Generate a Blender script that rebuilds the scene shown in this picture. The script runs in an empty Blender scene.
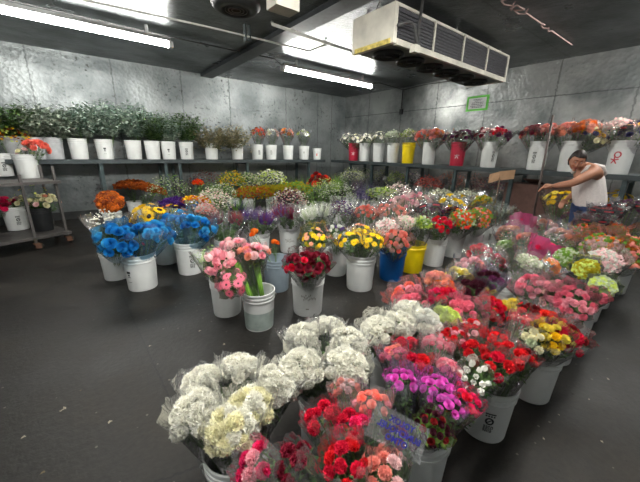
import bpy, math, random
from mathutils import Vector, Matrix, Euler, Quaternion, noise
S = bpy.context.scene
COL = S.collection
PI = math.pi
rng = random.Random(7)

# ------------------------------------------------------------------ camera
F, CX, CY, EYE = 304.0, 320.0, 241.0, 1.5
def _n(v): return v.normalized()
_v1 = Vector((725-CX, 160-CY, F)); _v2 = Vector((72-CX, 146-CY, F))
_X = _n(_v1); _Y = _n(_v2 - _X*(_v2.dot(_X))); _Z = _X.cross(_Y)
RM = Matrix((_X, _Y, _Z))            # world = RM @ camera (x right, y down, z forward)
CAMLOC = Vector((0, 0, EYE))
def ray(px, py): return RM @ Vector((px-CX, py-CY, F))
def at(px, py, z):                    # point of a sight line at height z
    d = ray(px, py); return CAMLOC + d*((z-EYE)/d.z)
def atd(px, py, dep):                 # point of a sight line at a distance along the view axis
    return CAMLOC + ray(px, py)*(dep/F)
def aty(px, py, Y):
    d = ray(px, py); return CAMLOC + d*(Y/d.y)
def atx(px, py, X):
    d = ray(px, py); return CAMLOC + d*(X/d.x)
cd = bpy.data.cameras.new('camera'); cam = bpy.data.objects.new('camera', cd); COL.objects.link(cam)
cd.sensor_width = 36; cd.lens = F/640*36; cd.clip_start = 0.02; cd.clip_end = 60
r_ = RM @ Vector((1, 0, 0)); u_ = RM @ Vector((0, -1, 0)); b_ = RM @ Vector((0, 0, -1))
m = Matrix((r_, u_, b_)).transposed().to_4x4(); m.translation = CAMLOC
cam.matrix_world = m; S.camera = cam
S.view_settings.view_transform = 'Standard'; S.view_settings.look = 'None'
S.view_settings.gamma = 1; S.view_settings.use_curve_mapping = False
S.view_settings.exposure = 1.5
S.cycles.transparent_max_bounces = 40; S.cycles.max_bounces = 10

# ------------------------------------------------------------------ materials
def lin(c): return tuple(((v/12.92) if v <= .04045 else ((v+.055)/1.055)**2.4) for v in c)
def rgb(r, g, b): return lin((r/255, g/255, b/255)) + (1,)
MATS = {}
def newmat(name):
    mt = bpy.data.materials.new(name); mt.use_nodes = True
    nt = mt.node_tree; nt.nodes.clear()
    out = nt.nodes.new('ShaderNodeOutputMaterial')
    return mt, nt, out
def N(nt, t, **kw):
    n = nt.nodes.new(t)
    for k, v in kw.items():
        if k in n.inputs: n.inputs[k].default_value = v
        else: setattr(n, k, v)
    return n
def ramp(nt, fac, stops):
    r = nt.nodes.new('ShaderNodeValToRGB'); e = r.color_ramp.elements
    while len(e) < len(stops): e.new(0.5)
    for i, (p, c) in enumerate(stops): e[i].position = p; e[i].color = c
    nt.links.new(fac, r.inputs[0]); return r
def mixc(nt, fac, a, b, mode='MIX'):
    x = nt.nodes.new('ShaderNodeMix'); x.data_type = 'RGBA'; x.blend_type = mode
    for s, v in ((x.inputs[0], fac), (x.inputs[6], a), (x.inputs[7], b)):
        if hasattr(v, 'is_output'): nt.links.new(v, s)
        else: s.default_value = v
    return x.outputs[2]
def math_(nt, op, a, b=None, c=None):
    x = nt.nodes.new('ShaderNodeMath'); x.operation = op
    for i, v in enumerate((a, b, c)):
        if v is None: continue
        if hasattr(v, 'is_output'): nt.links.new(v, x.inputs[i])
        else: x.inputs[i].default_value = v
    return x.outputs[0]
def plain(name, col, rough=.5, metal=0, nz=.12, scale=12, bump=0, spec=.5):
    if name in MATS: return MATS[name]
    mt, nt, out = newmat(name)
    p = N(nt, 'ShaderNodeBsdfPrincipled'); p.inputs['Roughness'].default_value = rough
    p.inputs['Metallic'].default_value = metal; p.inputs['Specular IOR Level'].default_value = spec
    tc = N(nt, 'ShaderNodeTexCoord'); no = N(nt, 'ShaderNodeTexNoise', Scale=scale, Detail=4.0)
    nt.links.new(tc.outputs['Object'], no.inputs['Vector'])
    d = tuple(c*(1-nz*2) for c in col[:3])+(1,); l = tuple(min(1, c*(1+nz)) for c in col[:3])+(1,)
    nt.links.new(ramp(nt, no.outputs[0], [(.3, d), (.7, l)]).outputs[0], p.inputs['Base Color'])
    if bump:
        b = N(nt, 'ShaderNodeBump', Strength=bump, Distance=.01)
        nt.links.new(no.outputs[0], b.inputs['Height']); nt.links.new(b.outputs[0], p.inputs['Normal'])
    nt.links.new(p.outputs[0], out.inputs[0]); MATS[name] = mt; return mt
def petal(col, col2=None, scale=60, trans=.25):
    key = 'petal_%s_%s_%d' % (tuple(round(c, 3) for c in col[:3]), col2 and tuple(round(c, 3) for c in col2[:3]), scale)
    if key in MATS: return MATS[key]
    mt, nt, out = newmat('flower_petal')
    tc = N(nt, 'ShaderNodeTexCoord'); no = N(nt, 'ShaderNodeTexNoise', Scale=float(scale), Detail=2.0)
    nt.links.new(tc.outputs['Object'], no.inputs['Vector'])
    if col2 is None: col2 = tuple(min(1, c*1.15+.01) for c in col[:3])+(1,)
    c = ramp(nt, no.outputs[0], [(.42, col), (.6, col2)]).outputs[0]
    oi = N(nt, 'ShaderNodeObjectInfo')
    v = math_(nt, 'MULTIPLY_ADD', oi.outputs['Random'], .16, .9)
    hs = N(nt, 'ShaderNodeHueSaturation'); nt.links.new(c, hs.inputs['Color']); nt.links.new(v, hs.inputs['Value'])
    p = N(nt, 'ShaderNodeBsdfPrincipled', Roughness=.65); p.inputs['Specular IOR Level'].default_value = .25
    t = N(nt, 'ShaderNodeBsdfTranslucent'); mx = N(nt, 'ShaderNodeMixShader'); mx.inputs[0].default_value = trans
    nt.links.new(hs.outputs[0], p.inputs['Base Color']); nt.links.new(hs.outputs[0], t.inputs['Color'])
    nt.links.new(p.outputs[0], mx.inputs[1]); nt.links.new(t.outputs[0], mx.inputs[2])
    nt.links.new(mx.outputs[0], out.inputs[0]); MATS[key] = mt; return mt
def film(tint=(1, 1, 1, 1), haze=.12, key='clear', sh=1.6):
    k = 'film_'+key
    if k in MATS: return MATS[k]
    mt, nt, out = newmat('cellophane_'+key)
    tc = N(nt, 'ShaderNodeTexCoord')
    mp = N(nt, 'ShaderNodeMapping'); mp.inputs['Scale'].default_value = (1, 1, .45)
    nt.links.new(tc.outputs['Object'], mp.inputs[0])
    no = N(nt, 'ShaderNodeTexNoise', Scale=22.0, Detail=3.0, Distortion=1.2); nt.links.new(mp.outputs[0], no.inputs['Vector'])
    rd = math_(nt, 'ABSOLUTE', math_(nt, 'SUBTRACT', no.outputs[0], .5))
    b = N(nt, 'ShaderNodeBump', Strength=.9, Distance=.02); nt.links.new(rd, b.inputs['Height'])
    tr = N(nt, 'ShaderNodeBsdfTransparent'); tr.inputs[0].default_value = tint
    gl = N(nt, 'ShaderNodeBsdfGlossy', Roughness=.13); nt.links.new(b.outputs[0], gl.inputs['Normal'])
    df = N(nt, 'ShaderNodeBsdfDiffuse'); df.inputs[0].default_value = tuple(c*.85 for c in tint[:3])+(1,)
    tl = N(nt, 'ShaderNodeBsdfTranslucent'); tl.inputs[0].default_value = df.inputs[0].default_value; ad = N(nt, 'ShaderNodeMixShader'); ad.inputs[0].default_value = .5
    nt.links.new(df.outputs[0], ad.inputs[1]); nt.links.new(tl.outputs[0], ad.inputs[2]); df = ad
    m1 = N(nt, 'ShaderNodeMixShader'); m1.inputs[0].default_value = haze
    nt.links.new(tr.outputs[0], m1.inputs[1]); nt.links.new(df.outputs[0], m1.inputs[2])
    fr = N(nt, 'ShaderNodeFresnel', IOR=1.5); nt.links.new(b.outputs[0], fr.inputs['Normal'])
    fc = math_(nt, 'MINIMUM', math_(nt, 'MULTIPLY', fr.outputs[0], sh), .75)
    m2 = N(nt, 'ShaderNodeMixShader'); nt.links.new(fc, m2.inputs[0])
    nt.links.new(m1.outputs[0], m2.inputs[1]); nt.links.new(gl.outputs[0], m2.inputs[2])
    nt.links.new(m2.outputs[0], out.inputs[0]); MATS[k] = mt; return mt
def emit(name, col, st):
    mt, nt, out = newmat(name); e = N(nt, 'ShaderNodeEmission', Strength=st); e.inputs[0].default_value = col
    nt.links.new(e.outputs[0], out.inputs[0]); return mt

WHITE_P = plain('white_bucket_plastic', rgb(222, 224, 222), .38, nz=.05, scale=6)
YEL_P = plain('yellow_bucket_plastic', rgb(238, 208, 12), .4, nz=.04)
BLU_P = plain('blue_bucket_plastic', rgb(8, 92, 165), .4, nz=.06)
RED_P = plain('crimson_bucket_plastic', rgb(180, 36, 62), .4, nz=.05)
GRY_P = plain('grey_bucket_plastic', rgb(140, 154, 164), .45, nz=.06)
BLK_P = plain('black_bucket_plastic', rgb(30, 32, 34), .45, nz=.1)
DUL_P = plain('dull_grey_bucket_plastic', rgb(176, 178, 180), .45, nz=.1)
WIRE = plain('galvanised_wire', rgb(170, 170, 168), .3, .9)
INK = plain('black_printing_ink', rgb(42, 46, 46), .6)
INK_W = plain('white_printing_ink', rgb(225, 215, 215), .6)
INK_R = plain('red_printing_ink', rgb(190, 45, 60), .6)
INK_G = plain('faded_grey_ink', rgb(150, 150, 142), .6)
INK_B = plain('blue_printing_ink', rgb(44, 44, 150), .6)
STEM = plain('green_stem', rgb(92, 128, 62), .55)
LEAF = petal(rgb(58, 90, 50), rgb(110, 140, 84), 14, .2)
LEAF_L = petal(rgb(104, 146, 52), rgb(150, 180, 90), 14, .25)
LEAF_D = petal(rgb(40, 64, 44), rgb(78, 104, 70), 14, .15)
LEAF_G = petal(rgb(124, 142, 124), rgb(206, 214, 198), 14, .3)
LEAF_E = petal(rgb(128, 154, 138), rgb(208, 220, 206), 9, .3)
LEAF_O = petal(rgb(124, 122, 84), rgb(188, 176, 140), 14, .3)
SHELF_M = plain('dark_painted_steel', rgb(62, 70, 72), .5, .3, .15)
POST_M = plain('grey_green_steel_post', rgb(70, 84, 86), .45, .4, .15)
CART_M = plain('worn_cart_steel', rgb(96, 92, 90), .5, .4, .2, 8)
BANDM = plain('black_film_band', rgb(34, 26, 34), .3)
CLEAR = film((1, 1, 1, 1), .13, 'clear')
CLEAR2 = film((.99, .99, 1, 1), .05, 'thin', 1.2)
SOFT = film((1, 1, 1, 1), .06, 'light', 1.0)
PINKF = film((1, .35, .55, 1), .55, 'pink_print')
HOTF = film((.98, .16, .42, 1), .5, 'hot_pink')
DARKF = film((.92, .90, .93, 1), .10, 'smoky')
PURPF = film((.86, .82, .98, 1), .12, 'violet')
BLUEF = film((.6, .86, 1, 1), .16, 'blue_tint')
REDF = film((1, .8, .84, 1), .12, 'pink_tint')

# ------------------------------------------------------------------ mesh helper
class MB:
    def __init__(s): s.v = []; s.f = []; s.m = []; s.mi = 0
    def add(s, vs, fs):
        o = len(s.v); s.v += [tuple(v) for v in vs]; s.f += [tuple(i+o for i in f) for f in fs]; s.m += [s.mi]*len(fs)
    def box(s, a, b, R=None, O=None):
        vs = [Vector((x, y, z)) for x in (a[0], b[0]) for y in (a[1], b[1]) for z in (a[2], b[2])]
        if R is not None: vs = [R @ v for v in vs]
        if O is not None: vs = [v+Vector(O) for v in vs]
        s.add(vs, [(0, 1, 3, 2), (4, 6, 7, 5), (0, 4, 5, 1), (2, 3, 7, 6), (0, 2, 6, 4), (1, 5, 7, 3)])
    def tube(s, pts, r, n=8, cap=True):
        pts = [Vector(p) for p in pts]; rs = r if isinstance(r, (list, tuple)) else [r]*len(pts)
        vs = []; up = None
        for i, p in enumerate(pts):
            d = (pts[min(i+1, len(pts)-1)]-pts[max(i-1, 0)])
            if d.length < 1e-9: d = Vector((0, 0, 1))
            d.normalize()
            if up is None: up = Vector((1, 0, 0)) if abs(d.x) < .9 else Vector((0, 1, 0))
            a = (up-d*up.dot(d)).normalized(); up = a; b = d.cross(a)
            for k in range(n):
                t = 2*PI*k/n; vs.append(p+(a*math.cos(t)+b*math.sin(t))*rs[i])
        fs = []
        for i in range(len(pts)-1):
            for k in range(n):
                fs.append((i*n+k, i*n+(k+1) % n, (i+1)*n+(k+1) % n, (i+1)*n+k))
        if cap: fs.append(tuple(range(n))[::-1]); fs.append(tuple((len(pts)-1)*n+k for k in range(n)))
        s.add(vs, fs)
    def lathe(s, prof, n=32, R=None, O=None, a0=0, a1=2*PI):
        full = abs(a1-a0-2*PI) < 1e-6; nn = n if full else n+1
        vs = []
        for r, z in prof:
            for k in range(nn):
                t = a0+(a1-a0)*k/n; v = Vector((r*math.cos(t), r*math.sin(t), z))
                if R is not None: v = R @ v
                if O is not None: v = v+Vector(O)
                vs.append(v)
        fs = []
        for i in range(len(prof)-1):
            for k in range(n):
                k2 = (k+1) % nn
                fs.append((i*nn+k, i*nn+k2, (i+1)*nn+k2, (i+1)*nn+k))
        s.add(vs, fs)
    def ball(s, c, r, n=6, k=4, sc=(1, 1, 1)):
        vs = []; fs = []
        for i in range(k+1):
            ph = PI*i/k
            for j in range(n):
                t = 2*PI*j/n; vs.append((c[0]+r*sc[0]*math.sin(ph)*math.cos(t), c[1]+r*sc[1]*math.sin(ph)*math.sin(t), c[2]+r*sc[2]*math.cos(ph)))
        for i in range(k):
            for j in range(n): fs.append((i*n+j, (i+1)*n+j, (i+1)*n+(j+1) % n, i*n+(j+1) % n))
        s.add(vs, fs)
    def leaf(s, p, d, L, W, droop=.3, up=Vector((0, 0, 1))):
        d = d.normalized(); a = d.cross(up)
        if a.length < .05: a = d.cross(Vector((1, 0, 0)))
        a.normalize(); nrm = a.cross(d)
        c1 = p+d*L*.45+nrm*L*.06; tip = p+d*L-nrm*L*droop
        s.add([p, c1+a*W*.5-nrm*W*.12, c1, c1-a*W*.5-nrm*W*.12, tip], [(0, 1, 2), (0, 2, 3), (1, 4, 2), (2, 4, 3)])
    def mesh(s, name, mats, smooth=True):
        me = bpy.data.meshes.new(name); me.from_pydata(s.v, [], s.f); me.update()
        for mt in (mats if isinstance(mats, (list, tuple)) else [mats]): me.materials.append(mt)
        me.polygons.foreach_set('material_index', s.m)
        if smooth: me.polygons.foreach_set('use_smooth', [True]*len(me.polygons))
        return me
    def build(s, name, mats, parent=None, smooth=True, loc=None):
        o = bpy.data.objects.new(name, s.mesh(name, mats, smooth)); COL.objects.link(o)
        if parent: o.parent = parent
        if loc is not None: o.location = loc
        return o
def place(name, me, parent=None, mtx=None):
    o = bpy.data.objects.new(name, me); COL.objects.link(o)
    if parent: o.parent = parent
    if mtx is not None: o.matrix_basis = mtx
    return o
def tag(o, label, cat, group=None, kind=None):
    o['label'] = label; o['category'] = cat
    if group: o['group'] = group
    if kind: o['kind'] = kind
    return o
def empty(name, loc, label, cat, group=None, rot=None):
    o = bpy.data.objects.new(name, None); COL.objects.link(o); o.location = loc; o.empty_display_size = .05
    if rot is not None: o.rotation_mode = 'QUATERNION'; o.rotation_quaternion = rot
    return tag(o, label, cat, group)
def struct(name, mb, mat, smooth=False, parent=None):
    o = mb.build(name, mat, parent, smooth)
    if not parent: o['kind'] = 'structure'
    return o

# ------------------------------------------------------------------ room
XW, YW, ZC, X0, Y0 = 7.5, 8.3, 3.25, -3.6, -3.4
def metal_wall(name, axis, seams, base, dark, rough, hseams=(), dimple=True, stain=.5, metal=.75):
    mt, nt, out = newmat(name)
    ge = N(nt, 'ShaderNodeNewGeometry'); sp = N(nt, 'ShaderNodeSeparateXYZ'); nt.links.new(ge.outputs['Position'], sp.inputs[0])
    n1 = N(nt, 'ShaderNodeTexNoise', Scale=1.1, Detail=6.0, Roughness=.6); nt.links.new(ge.outputs['Position'], n1.inputs['Vector'])
    n2 = N(nt, 'ShaderNodeTexNoise', Scale=14.0, Detail=5.0, Roughness=.7); nt.links.new(ge.outputs['Position'], n2.inputs['Vector'])
    c = ramp(nt, n1.outputs[0], [(.36, dark), (.60, base)]).outputs[0]
    spot = ramp(nt, n2.outputs[0], [(.56, (0, 0, 0, 1)), (.64, (1, 1, 1, 1))]).outputs[0]
    n3 = N(nt, 'ShaderNodeTexNoise', Scale=1.7, Detail=3.0); nt.links.new(ge.outputs['Position'], n3.inputs['Vector'])
    spot = math_(nt, 'MULTIPLY', spot, ramp(nt, n3.outputs[0], [(.42, (0, 0, 0, 1)), (.6, (1, 1, 1, 1))]).outputs[0])
    spot = math_(nt, 'MULTIPLY', spot, stain)
    c = mixc(nt, spot, c, rgb(58, 60, 58))
    # seams with ragged dirt around them
    def lines(comp, vals, w, dirt):
        mn = None
        wob = math_(nt, 'MULTIPLY', math_(nt, 'SUBTRACT', n2.outputs[0], .5), dirt)
        x = math_(nt, 'ADD', sp.outputs[comp], wob)
        for v in vals:
            d = math_(nt, 'ABSOLUTE', math_(nt, 'SUBTRACT', x, v))
            mn = d if mn is None else math_(nt, 'MINIMUM', mn, d)
        return math_(nt, 'LESS_THAN', mn, w)
    s1 = lines(axis, seams, .012, .10)
    c = mixc(nt, math_(nt, 'MULTIPLY', s1, .5), c, rgb(52, 54, 54))
    if hseams:
        s2 = lines(2 if axis != 2 else 1, hseams, .010, .05)
        c = mixc(nt, math_(nt, 'MULTIPLY', s2, .6), c, rgb(60, 62, 62))
    p = N(nt, 'ShaderNodeBsdfPrincipled', Metallic=metal)
    nt.links.new(c, p.inputs['Base Color'])
    nt.links.new(ramp(nt, n1.outputs[0], [(.3, (rough+.12,)*3+(1,)), (.7, (rough-.04,)*3+(1,))]).outputs[0], p.inputs['Roughness'])
    h = n2.outputs[0]
    if dimple:
        vo = N(nt, 'ShaderNodeTexVoronoi', Scale=15.0); nt.links.new(ge.outputs['Position'], vo.inputs['Vector'])
        h = math_(nt, 'ADD', math_(nt, 'MULTIPLY', n1.outputs[0], 2.5), math_(nt, 'MULTIPLY', vo.outputs['Distance'], .55))
        h = math_(nt, 'ADD', h, math_(nt, 'MULTIPLY', n2.outputs[0], .3))
    b = N(nt, 'ShaderNodeBump', Strength=.45, Distance=.02); nt.links.new(h, b.inputs['Height']); nt.links.new(b.outputs[0], p.inputs['Normal'])
    nt.links.new(p.outputs[0], out.inputs[0]); return mt
W_BACK = metal_wall('stained_sheet_metal_wall', 0, (-3, -1.75, -.43, .88, 2.25, 3.42, 5.14, 6.32, 6.9), rgb(140, 145, 145), rgb(104, 110, 111), .42, stain=.95, metal=.55)
W_RIGHT = metal_wall('embossed_sheet_metal_wall', 1, (-2.6, -1.3, 0, 1.15, 2.3, 3.6, 4.85, 5.95, 7.2), rgb(160, 162, 160), rgb(110, 114, 114), .38, (2.62,), stain=.3)
W_OTHER = metal_wall('plain_sheet_metal_wall', 1, (-2, 0, 2, 4), rgb(190, 194, 195), rgb(150, 154, 156), .5)
CEIL = metal_wall('dull_sheet_metal_ceiling', 1, (-2, -.6, .8, 2.2, 3.6, 5.0, 6.5, 7.7), rgb(108, 112, 114), rgb(74, 78, 78), .28, dimple=False, stain=.5, metal=.85)

# floor
mt, nt, out = newmat('worn_dark_concrete')
ge = N(nt, 'ShaderNodeNewGeometry'); P_ = ge.outputs['Position']
a = N(nt, 'ShaderNodeTexNoise', Scale=.9, Detail=8.0, Roughness=.65); nt.links.new(P_, a.inputs['Vector'])
b = N(nt, 'ShaderNodeTexNoise', Scale=28.0, Detail=6.0, Roughness=.7); nt.links.new(P_, b.inputs['Vector'])
c = ramp(nt, a.outputs[0], [(.36, rgb(12, 11, 10)), (.5, rgb(25, 23, 20)), (.66, rgb(48, 43, 36))]).outputs[0]
c = mixc(nt, .35, c, ramp(nt, b.outputs[0], [(.35, rgb(10, 10, 10)), (.7, rgb(50, 47, 42))]).outputs[0])
vo = N(nt, 'ShaderNodeTexVoronoi', Scale=9.0, Randomness=1.0); nt.links.new(P_, vo.inputs['Vector'])
c = mixc(nt, math_(nt, 'MULTIPLY', math_(nt, 'LESS_THAN', vo.outputs['Distance'], .06), .35), c, rgb(140, 136, 124))
sp = N(nt, 'ShaderNodeSeparateXYZ'); nt.links.new(P_, sp.inputs[0])
j1 = [at(133, 318, 0), at(205, 476, 0)]; j2 = [at(150, 484, 0), at(200, 466, 0)]
wob = math_(nt, 'MULTIPLY', math_(nt, 'SUBTRACT', b.outputs[0], .5), .05)
jd = None
for (A_, B_) in (j1, j2):
    d_ = (B_-A_); d_.z = 0; d_.normalize(); nx, ny = -d_.y, d_.x; cc = nx*A_.x+ny*A_.y
    e_ = math_(nt, 'ADD', math_(nt, 'MULTIPLY', sp.outputs[0], nx), math_(nt, 'MULTIPLY', sp.outputs[1], ny))
    e_ = math_(nt, 'ABSOLUTE', math_(nt, 'SUBTRACT', math_(nt, 'ADD', e_, wob), cc))
    jd = e_ if jd is None else math_(nt, 'MINIMUM', jd, e_)
jm = math_(nt, 'LESS_THAN', jd, .007)
c = mixc(nt, math_(nt, 'MULTIPLY', jm, .85), c, rgb(8, 8, 8))
p = N(nt, 'ShaderNodeBsdfPrincipled'); nt.links.new(c, p.inputs['Base Color']); p.inputs['Specular IOR Level'].default_value = .4
nt.links.new(ramp(nt, a.outputs[0], [(.35, (.38,)*3+(1,)), (.65, (.62,)*3+(1,))]).outputs[0], p.inputs['Roughness'])
hh = math_(nt, 'SUBTRACT', math_(nt, 'ADD', b.outputs[0], math_(nt, 'MULTIPLY', a.outputs[0], 2.0)), math_(nt, 'MULTIPLY', jm, 1.0))
bp = N(nt, 'ShaderNodeBump', Strength=.35, Distance=.01); nt.links.new(hh, bp.inputs['Height']); nt.links.new(bp.outputs[0], p.inputs['Normal'])
nt.links.new(p.outputs[0], out.inputs[0]); FLOOR = mt

m = MB(); m.box((X0-.2, Y0-.2, -.12), (XW+.2, YW+.2, 0)); struct('floor', m, FLOOR)
m = MB(); m.box((X0-.2, Y0-.2, ZC), (XW+.2, YW+.2, ZC+.12)); struct('ceiling', m, CEIL)
m = MB(); m.box((X0, YW, 0), (XW, YW+.12, ZC)); struct('wall_back', m, W_BACK)
m = MB(); m.box((XW, Y0, 0), (XW+.12, YW+.12, ZC)); struct('wall_right', m, W_RIGHT)
m = MB(); m.box((X0-.12, Y0, 0), (X0, YW+.12, ZC)); struct('wall_left', m, W_OTHER)
m = MB(); m.box((X0-.12, Y0-.12, 0), (XW+.12, Y0, ZC)); struct('wall_front', m, W_OTHER)
BASEM = plain('grimy_base_strip', rgb(70, 72, 72), .6, .2, .2, 5)
m = MB(); m.box((X0+.01, YW-.03, 0.001), (XW-.04, YW-.002, .16)); struct('baseboard_back', m, BASEM)
m = MB(); m.box((XW-.03, Y0+.01, 0.001), (XW-.002, YW-.04, .16)); struct('baseboard_right', m, BASEM)
m = MB(); m.box((2.72, Y0+.02, ZC-.07), (3.0, YW-.01, ZC-.002)); struct('trim_1', m, plain('dark_ceiling_channel', rgb(62, 66, 68), .45, .5, .15))
# patched panel on the back wall
m = MB(); a_ = aty(230, 84, YW); b2 = aty(286, 108, YW)
m.box((3.42, YW-.012, 2.55), (5.12, YW-.001, ZC-.04)); m.box((3.42, YW-.03, 2.53), (5.12, YW-.002, 2.57))
for i in range(9): m.ball((3.5+i*.19, YW-.035, 2.55), .012)
struct('trim_2', m, W_BACK)

# ------------------------------------------------------------------ fixtures
TUBE = emit('fluorescent_tube_glow', (1, .985, .93, 1), 46)
FIXM = plain('white_fixture_metal', rgb(205, 206, 205), .4, .1)
def tube_light(x0, x1, y, z, label):
    t = empty('tube_light', ((x0+x1)/2, y, ZC), label, 'light', 'ceiling tube lights')
    h = ZC; L = (x1-x0)/2
    m = MB(); m.box((-L, -.045, z-h+.05), (L, .045, z-h+.10)); m.box((-L+.3, -.02, z-h+.10), (-L+.34, .02, 0)); m.box((L-.34, -.02, z-h+.10), (L-.3, .02, 0)); m.build('housing', FIXM, t, False)
    for s in (-1, 1):
        m = MB(); m.box((s*L-.03, -.05, z-h-.035), (s*L+.03, .05, z-h+.05)); m.build('end_cap', FIXM, t, False)
    m = MB(); m.tube([(-L+.03, 0, z-h), (L-.03, 0, z-h)], .030, 10); m.build('tube', TUBE, t)
    return t
tube_light(-1.0, 1.46, 5.75, 3.04, 'long glowing fluorescent tube on the ceiling at the upper left')
tube_light(3.50, 6.02, 5.75, 3.04, 'glowing fluorescent tube on the ceiling above the shelf corner, left of the cooling unit')
tube_light(-2.4, .05, 1.1, 3.04, 'added unseen fluorescent tube overhead, left of the viewer')  # fill tube out of view, added to light the left side
tube_light(.3, 2.7, .65, 3.04, 'added unseen fluorescent tube overhead, above the near side of the front flower block')  # out-of-view tube added to brighten the front bouquets from above
tube_light(.2, 2.6, 1.35, 3.04, 'added unseen fluorescent tube overhead, above the far side of the front flower block')  # extra parallel tube, unseen, added to lift the white carnations
tube_light(4.9, 7.3, .3, 3.04, 'fluorescent tube just beyond the upper right corner of the view')

# evaporator unit
EVM = plain('cream_painted_steel', rgb(196, 192, 180), .5, .2, .12, 5)
EVD = plain('dark_underside_steel', rgb(104, 106, 106), .5, .3, .15)
x0, x1, y0, y1, zb, zt = 3.15, 6.2, 2.72, 3.38, 2.76, 3.14
ev = empty('cooling_unit', ((x0+x1)/2, (y0+y1)/2, ZC), 'long cream cooling unit hung from the ceiling with fans under it', 'cooling unit')
O = Vector(ev.location)
def evp(name, mb, mat, par=ev, sm=False):
    mb.v = [tuple(Vector(v)-O) for v in mb.v]; return mb.build(name, mat, par, sm)
m = MB(); m.add([(x0, y0, zb), (x1, y0, zb), (x1, y1, zb), (x0, y1, zb), (x0, y0, zt), (x1, y0, zt), (x1, y1-.05, zt), (x0, y1-.05, zt)],
    [(0, 1, 5, 4), (3, 7, 6, 2), (4, 5, 6, 7), (0, 3, 2, 1)]); evp('casing', m, EVD)
for xx, w in ((x0, 1), (x1, -1)):
    m = MB(); m.box((xx-.01 if w > 0 else xx-.05, y0-.02, zb-.02), (xx+.05 if w > 0 else xx+.01, y1+.01, zt+.01)); e = evp('end_panel', m, EVM)
m = MB(); m.box((x0+.05, y0-.025, zb-.03), (x1-.05, y0+.02, zb+.035)); evp('bottom_rail', m, EVM)
m = MB(); m.box((x0+.05, y0-.02, zt-.02), (x1-.05, y0+.01, zt+.012)); evp('top_rail', m, EVM)
FIN = plain('grey_coil_fins', rgb(66, 66, 70), .6, .3, .2, 40)
for i in range(4):
    xa = x0+.06+i*(x1-x0-.1)/4; xb = xa+(x1-x0-.1)/4
    m = MB(); m.box((xa, y0-.004, zb+.03), (xb, y0+.004, zt-.02))
    for k in range(8): m.box((xa+.01, y0-.018, zb+.05+k*.037), (xb-.01, y0-.005, zb+.065+k*.037))
    evp('coil_panel', m, FIN)
    if i: m = MB(); m.box((xa-.02, y0-.03, zb+.02), (xa+.01, y0-.01, zt)); evp('divider', m, EVM)
FAND = plain('black_fan_plastic', rgb(36, 38, 40), .5)
for i in range(6):
    fx = x0+.35+i*.47; c0 = (fx, (y0+y1)/2+.02, zb)
    m = MB(); m.lathe([(.20, -.002), (.20, -.03), (.185, -.045), (.17, -.03), (.17, -.004)], 28, O=c0); g = evp('fan_ring', m, FAND)
    m = MB(); m.lathe([(0.001, -.035), (.045, -.033), (.05, -.01)], 14, O=c0)
    for k in range(5):
        R = Matrix.Rotation(2*PI*k/5, 3, 'Z') @ Matrix.Rotation(.45, 3, 'X'); m.box((.04, -.05, -.003), (.165, .05, .003), R, Vector(c0)+Vector((0, 0, -.018)))
    for rr in (.06, .09, .12, .15): m.lathe([(rr, -.040), (rr+.004, -.044), (rr+.004, -.036)], 24, O=c0)
    m.v = [tuple(Vector(v)-O) for v in m.v]; m.build('fan_blades', FAND, g, False)
m = MB(); m.box((x0-.014, y0+.02, zb-.02), (x0-.011, y1-.04, zb+.035)); evp('rust_strip', m, plain('rusty_yellow_edge', rgb(200, 180, 96), .7, .1, .3, 20))
m = MB()
for hx in (x0+.12, x0+1.5, x1-.12):
    for hy in (y0+.1, y1-.12): m.tube([(hx, hy, zt), (hx, hy, ZC)], .008, 6)
evp('hanger_rod', m, WIRE)
# refrigerant pipes near the end
PIPE = plain('dark_insulated_pipe', rgb(60, 60, 60), .6); PG = plain('grey_pvc_pipe', rgb(205, 205, 200), .45)
P1 = empty('refrigerant_pipe', (3.25, 2.64, 2.95), 'bent dark pipe entering the near end of the cooling unit', 'pipe')
m = MB(); m.tube([Vector(q)-Vector((3.25, 2.64, 2.95)) for q in ((3.15, 2.66, 2.90), (3.28, 2.60, 2.95), (3.36, 2.58, 2.93), (3.40, 2.57, 2.80), (3.42, 2.58, 2.74), (3.47, 2.60, 2.78), (3.50, 2.62, 3.0), (3.52, 2.62, 3.248))], .018, 8); m.build('pipe_run', PIPE, P1)
m = MB(); m.box((.10, -.10, -.30), (.20, -.03, -.22)); m.build('valve_box', EVM, P1, False)
def pipe(name, pts, r, mat, label, cat='pipe', group=None):
    c = sum((Vector(q) for q in pts), Vector())/len(pts)
    m = MB(); m.tube([Vector(q)-c for q in pts], r, 8); o = m.build(name, mat, None, True, c); tag(o, label, cat, group); return o
z1 = 3.1
pipe('electrical_conduit', [at(60, -6, z1), at(84, 0, z1), at(200, 25, z1), at(309, 51, z1), at(324, 45, z1), at(326, 45.5, 3.24)], .014, PG, 'thin grey conduit running along the ceiling from the upper left past the round vent')
pipe('drain_pipe', [at(272, 22, 3.24), at(272, 24, z1), at(318, 40, z1), at(370, 57, z1), at(371, 52, z1)], .022, PG, 'white plastic drain pipe hanging left of the cooling unit')
pipe('corner_cable', [(5.95, 5.75, 3.10), (6.4, 5.85, 3.2), (7.3, 5.95, 3.2), (7.47, 5.9, 3.18), (7.47, 5.2, 3.22), (7.47, 4.3, 3.19), (7.47, 3.6, 3.2)], .012, PIPE, 'dark cable sagging along the top of the right wall near the corner', 'cable')
pipe('wall_conduit', [(7.47, 5.93, 3.17), (7.47, 5.93, 2.7)], .014, PIPE, 'short dark conduit dropping down the right wall', 'pipe')
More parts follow.
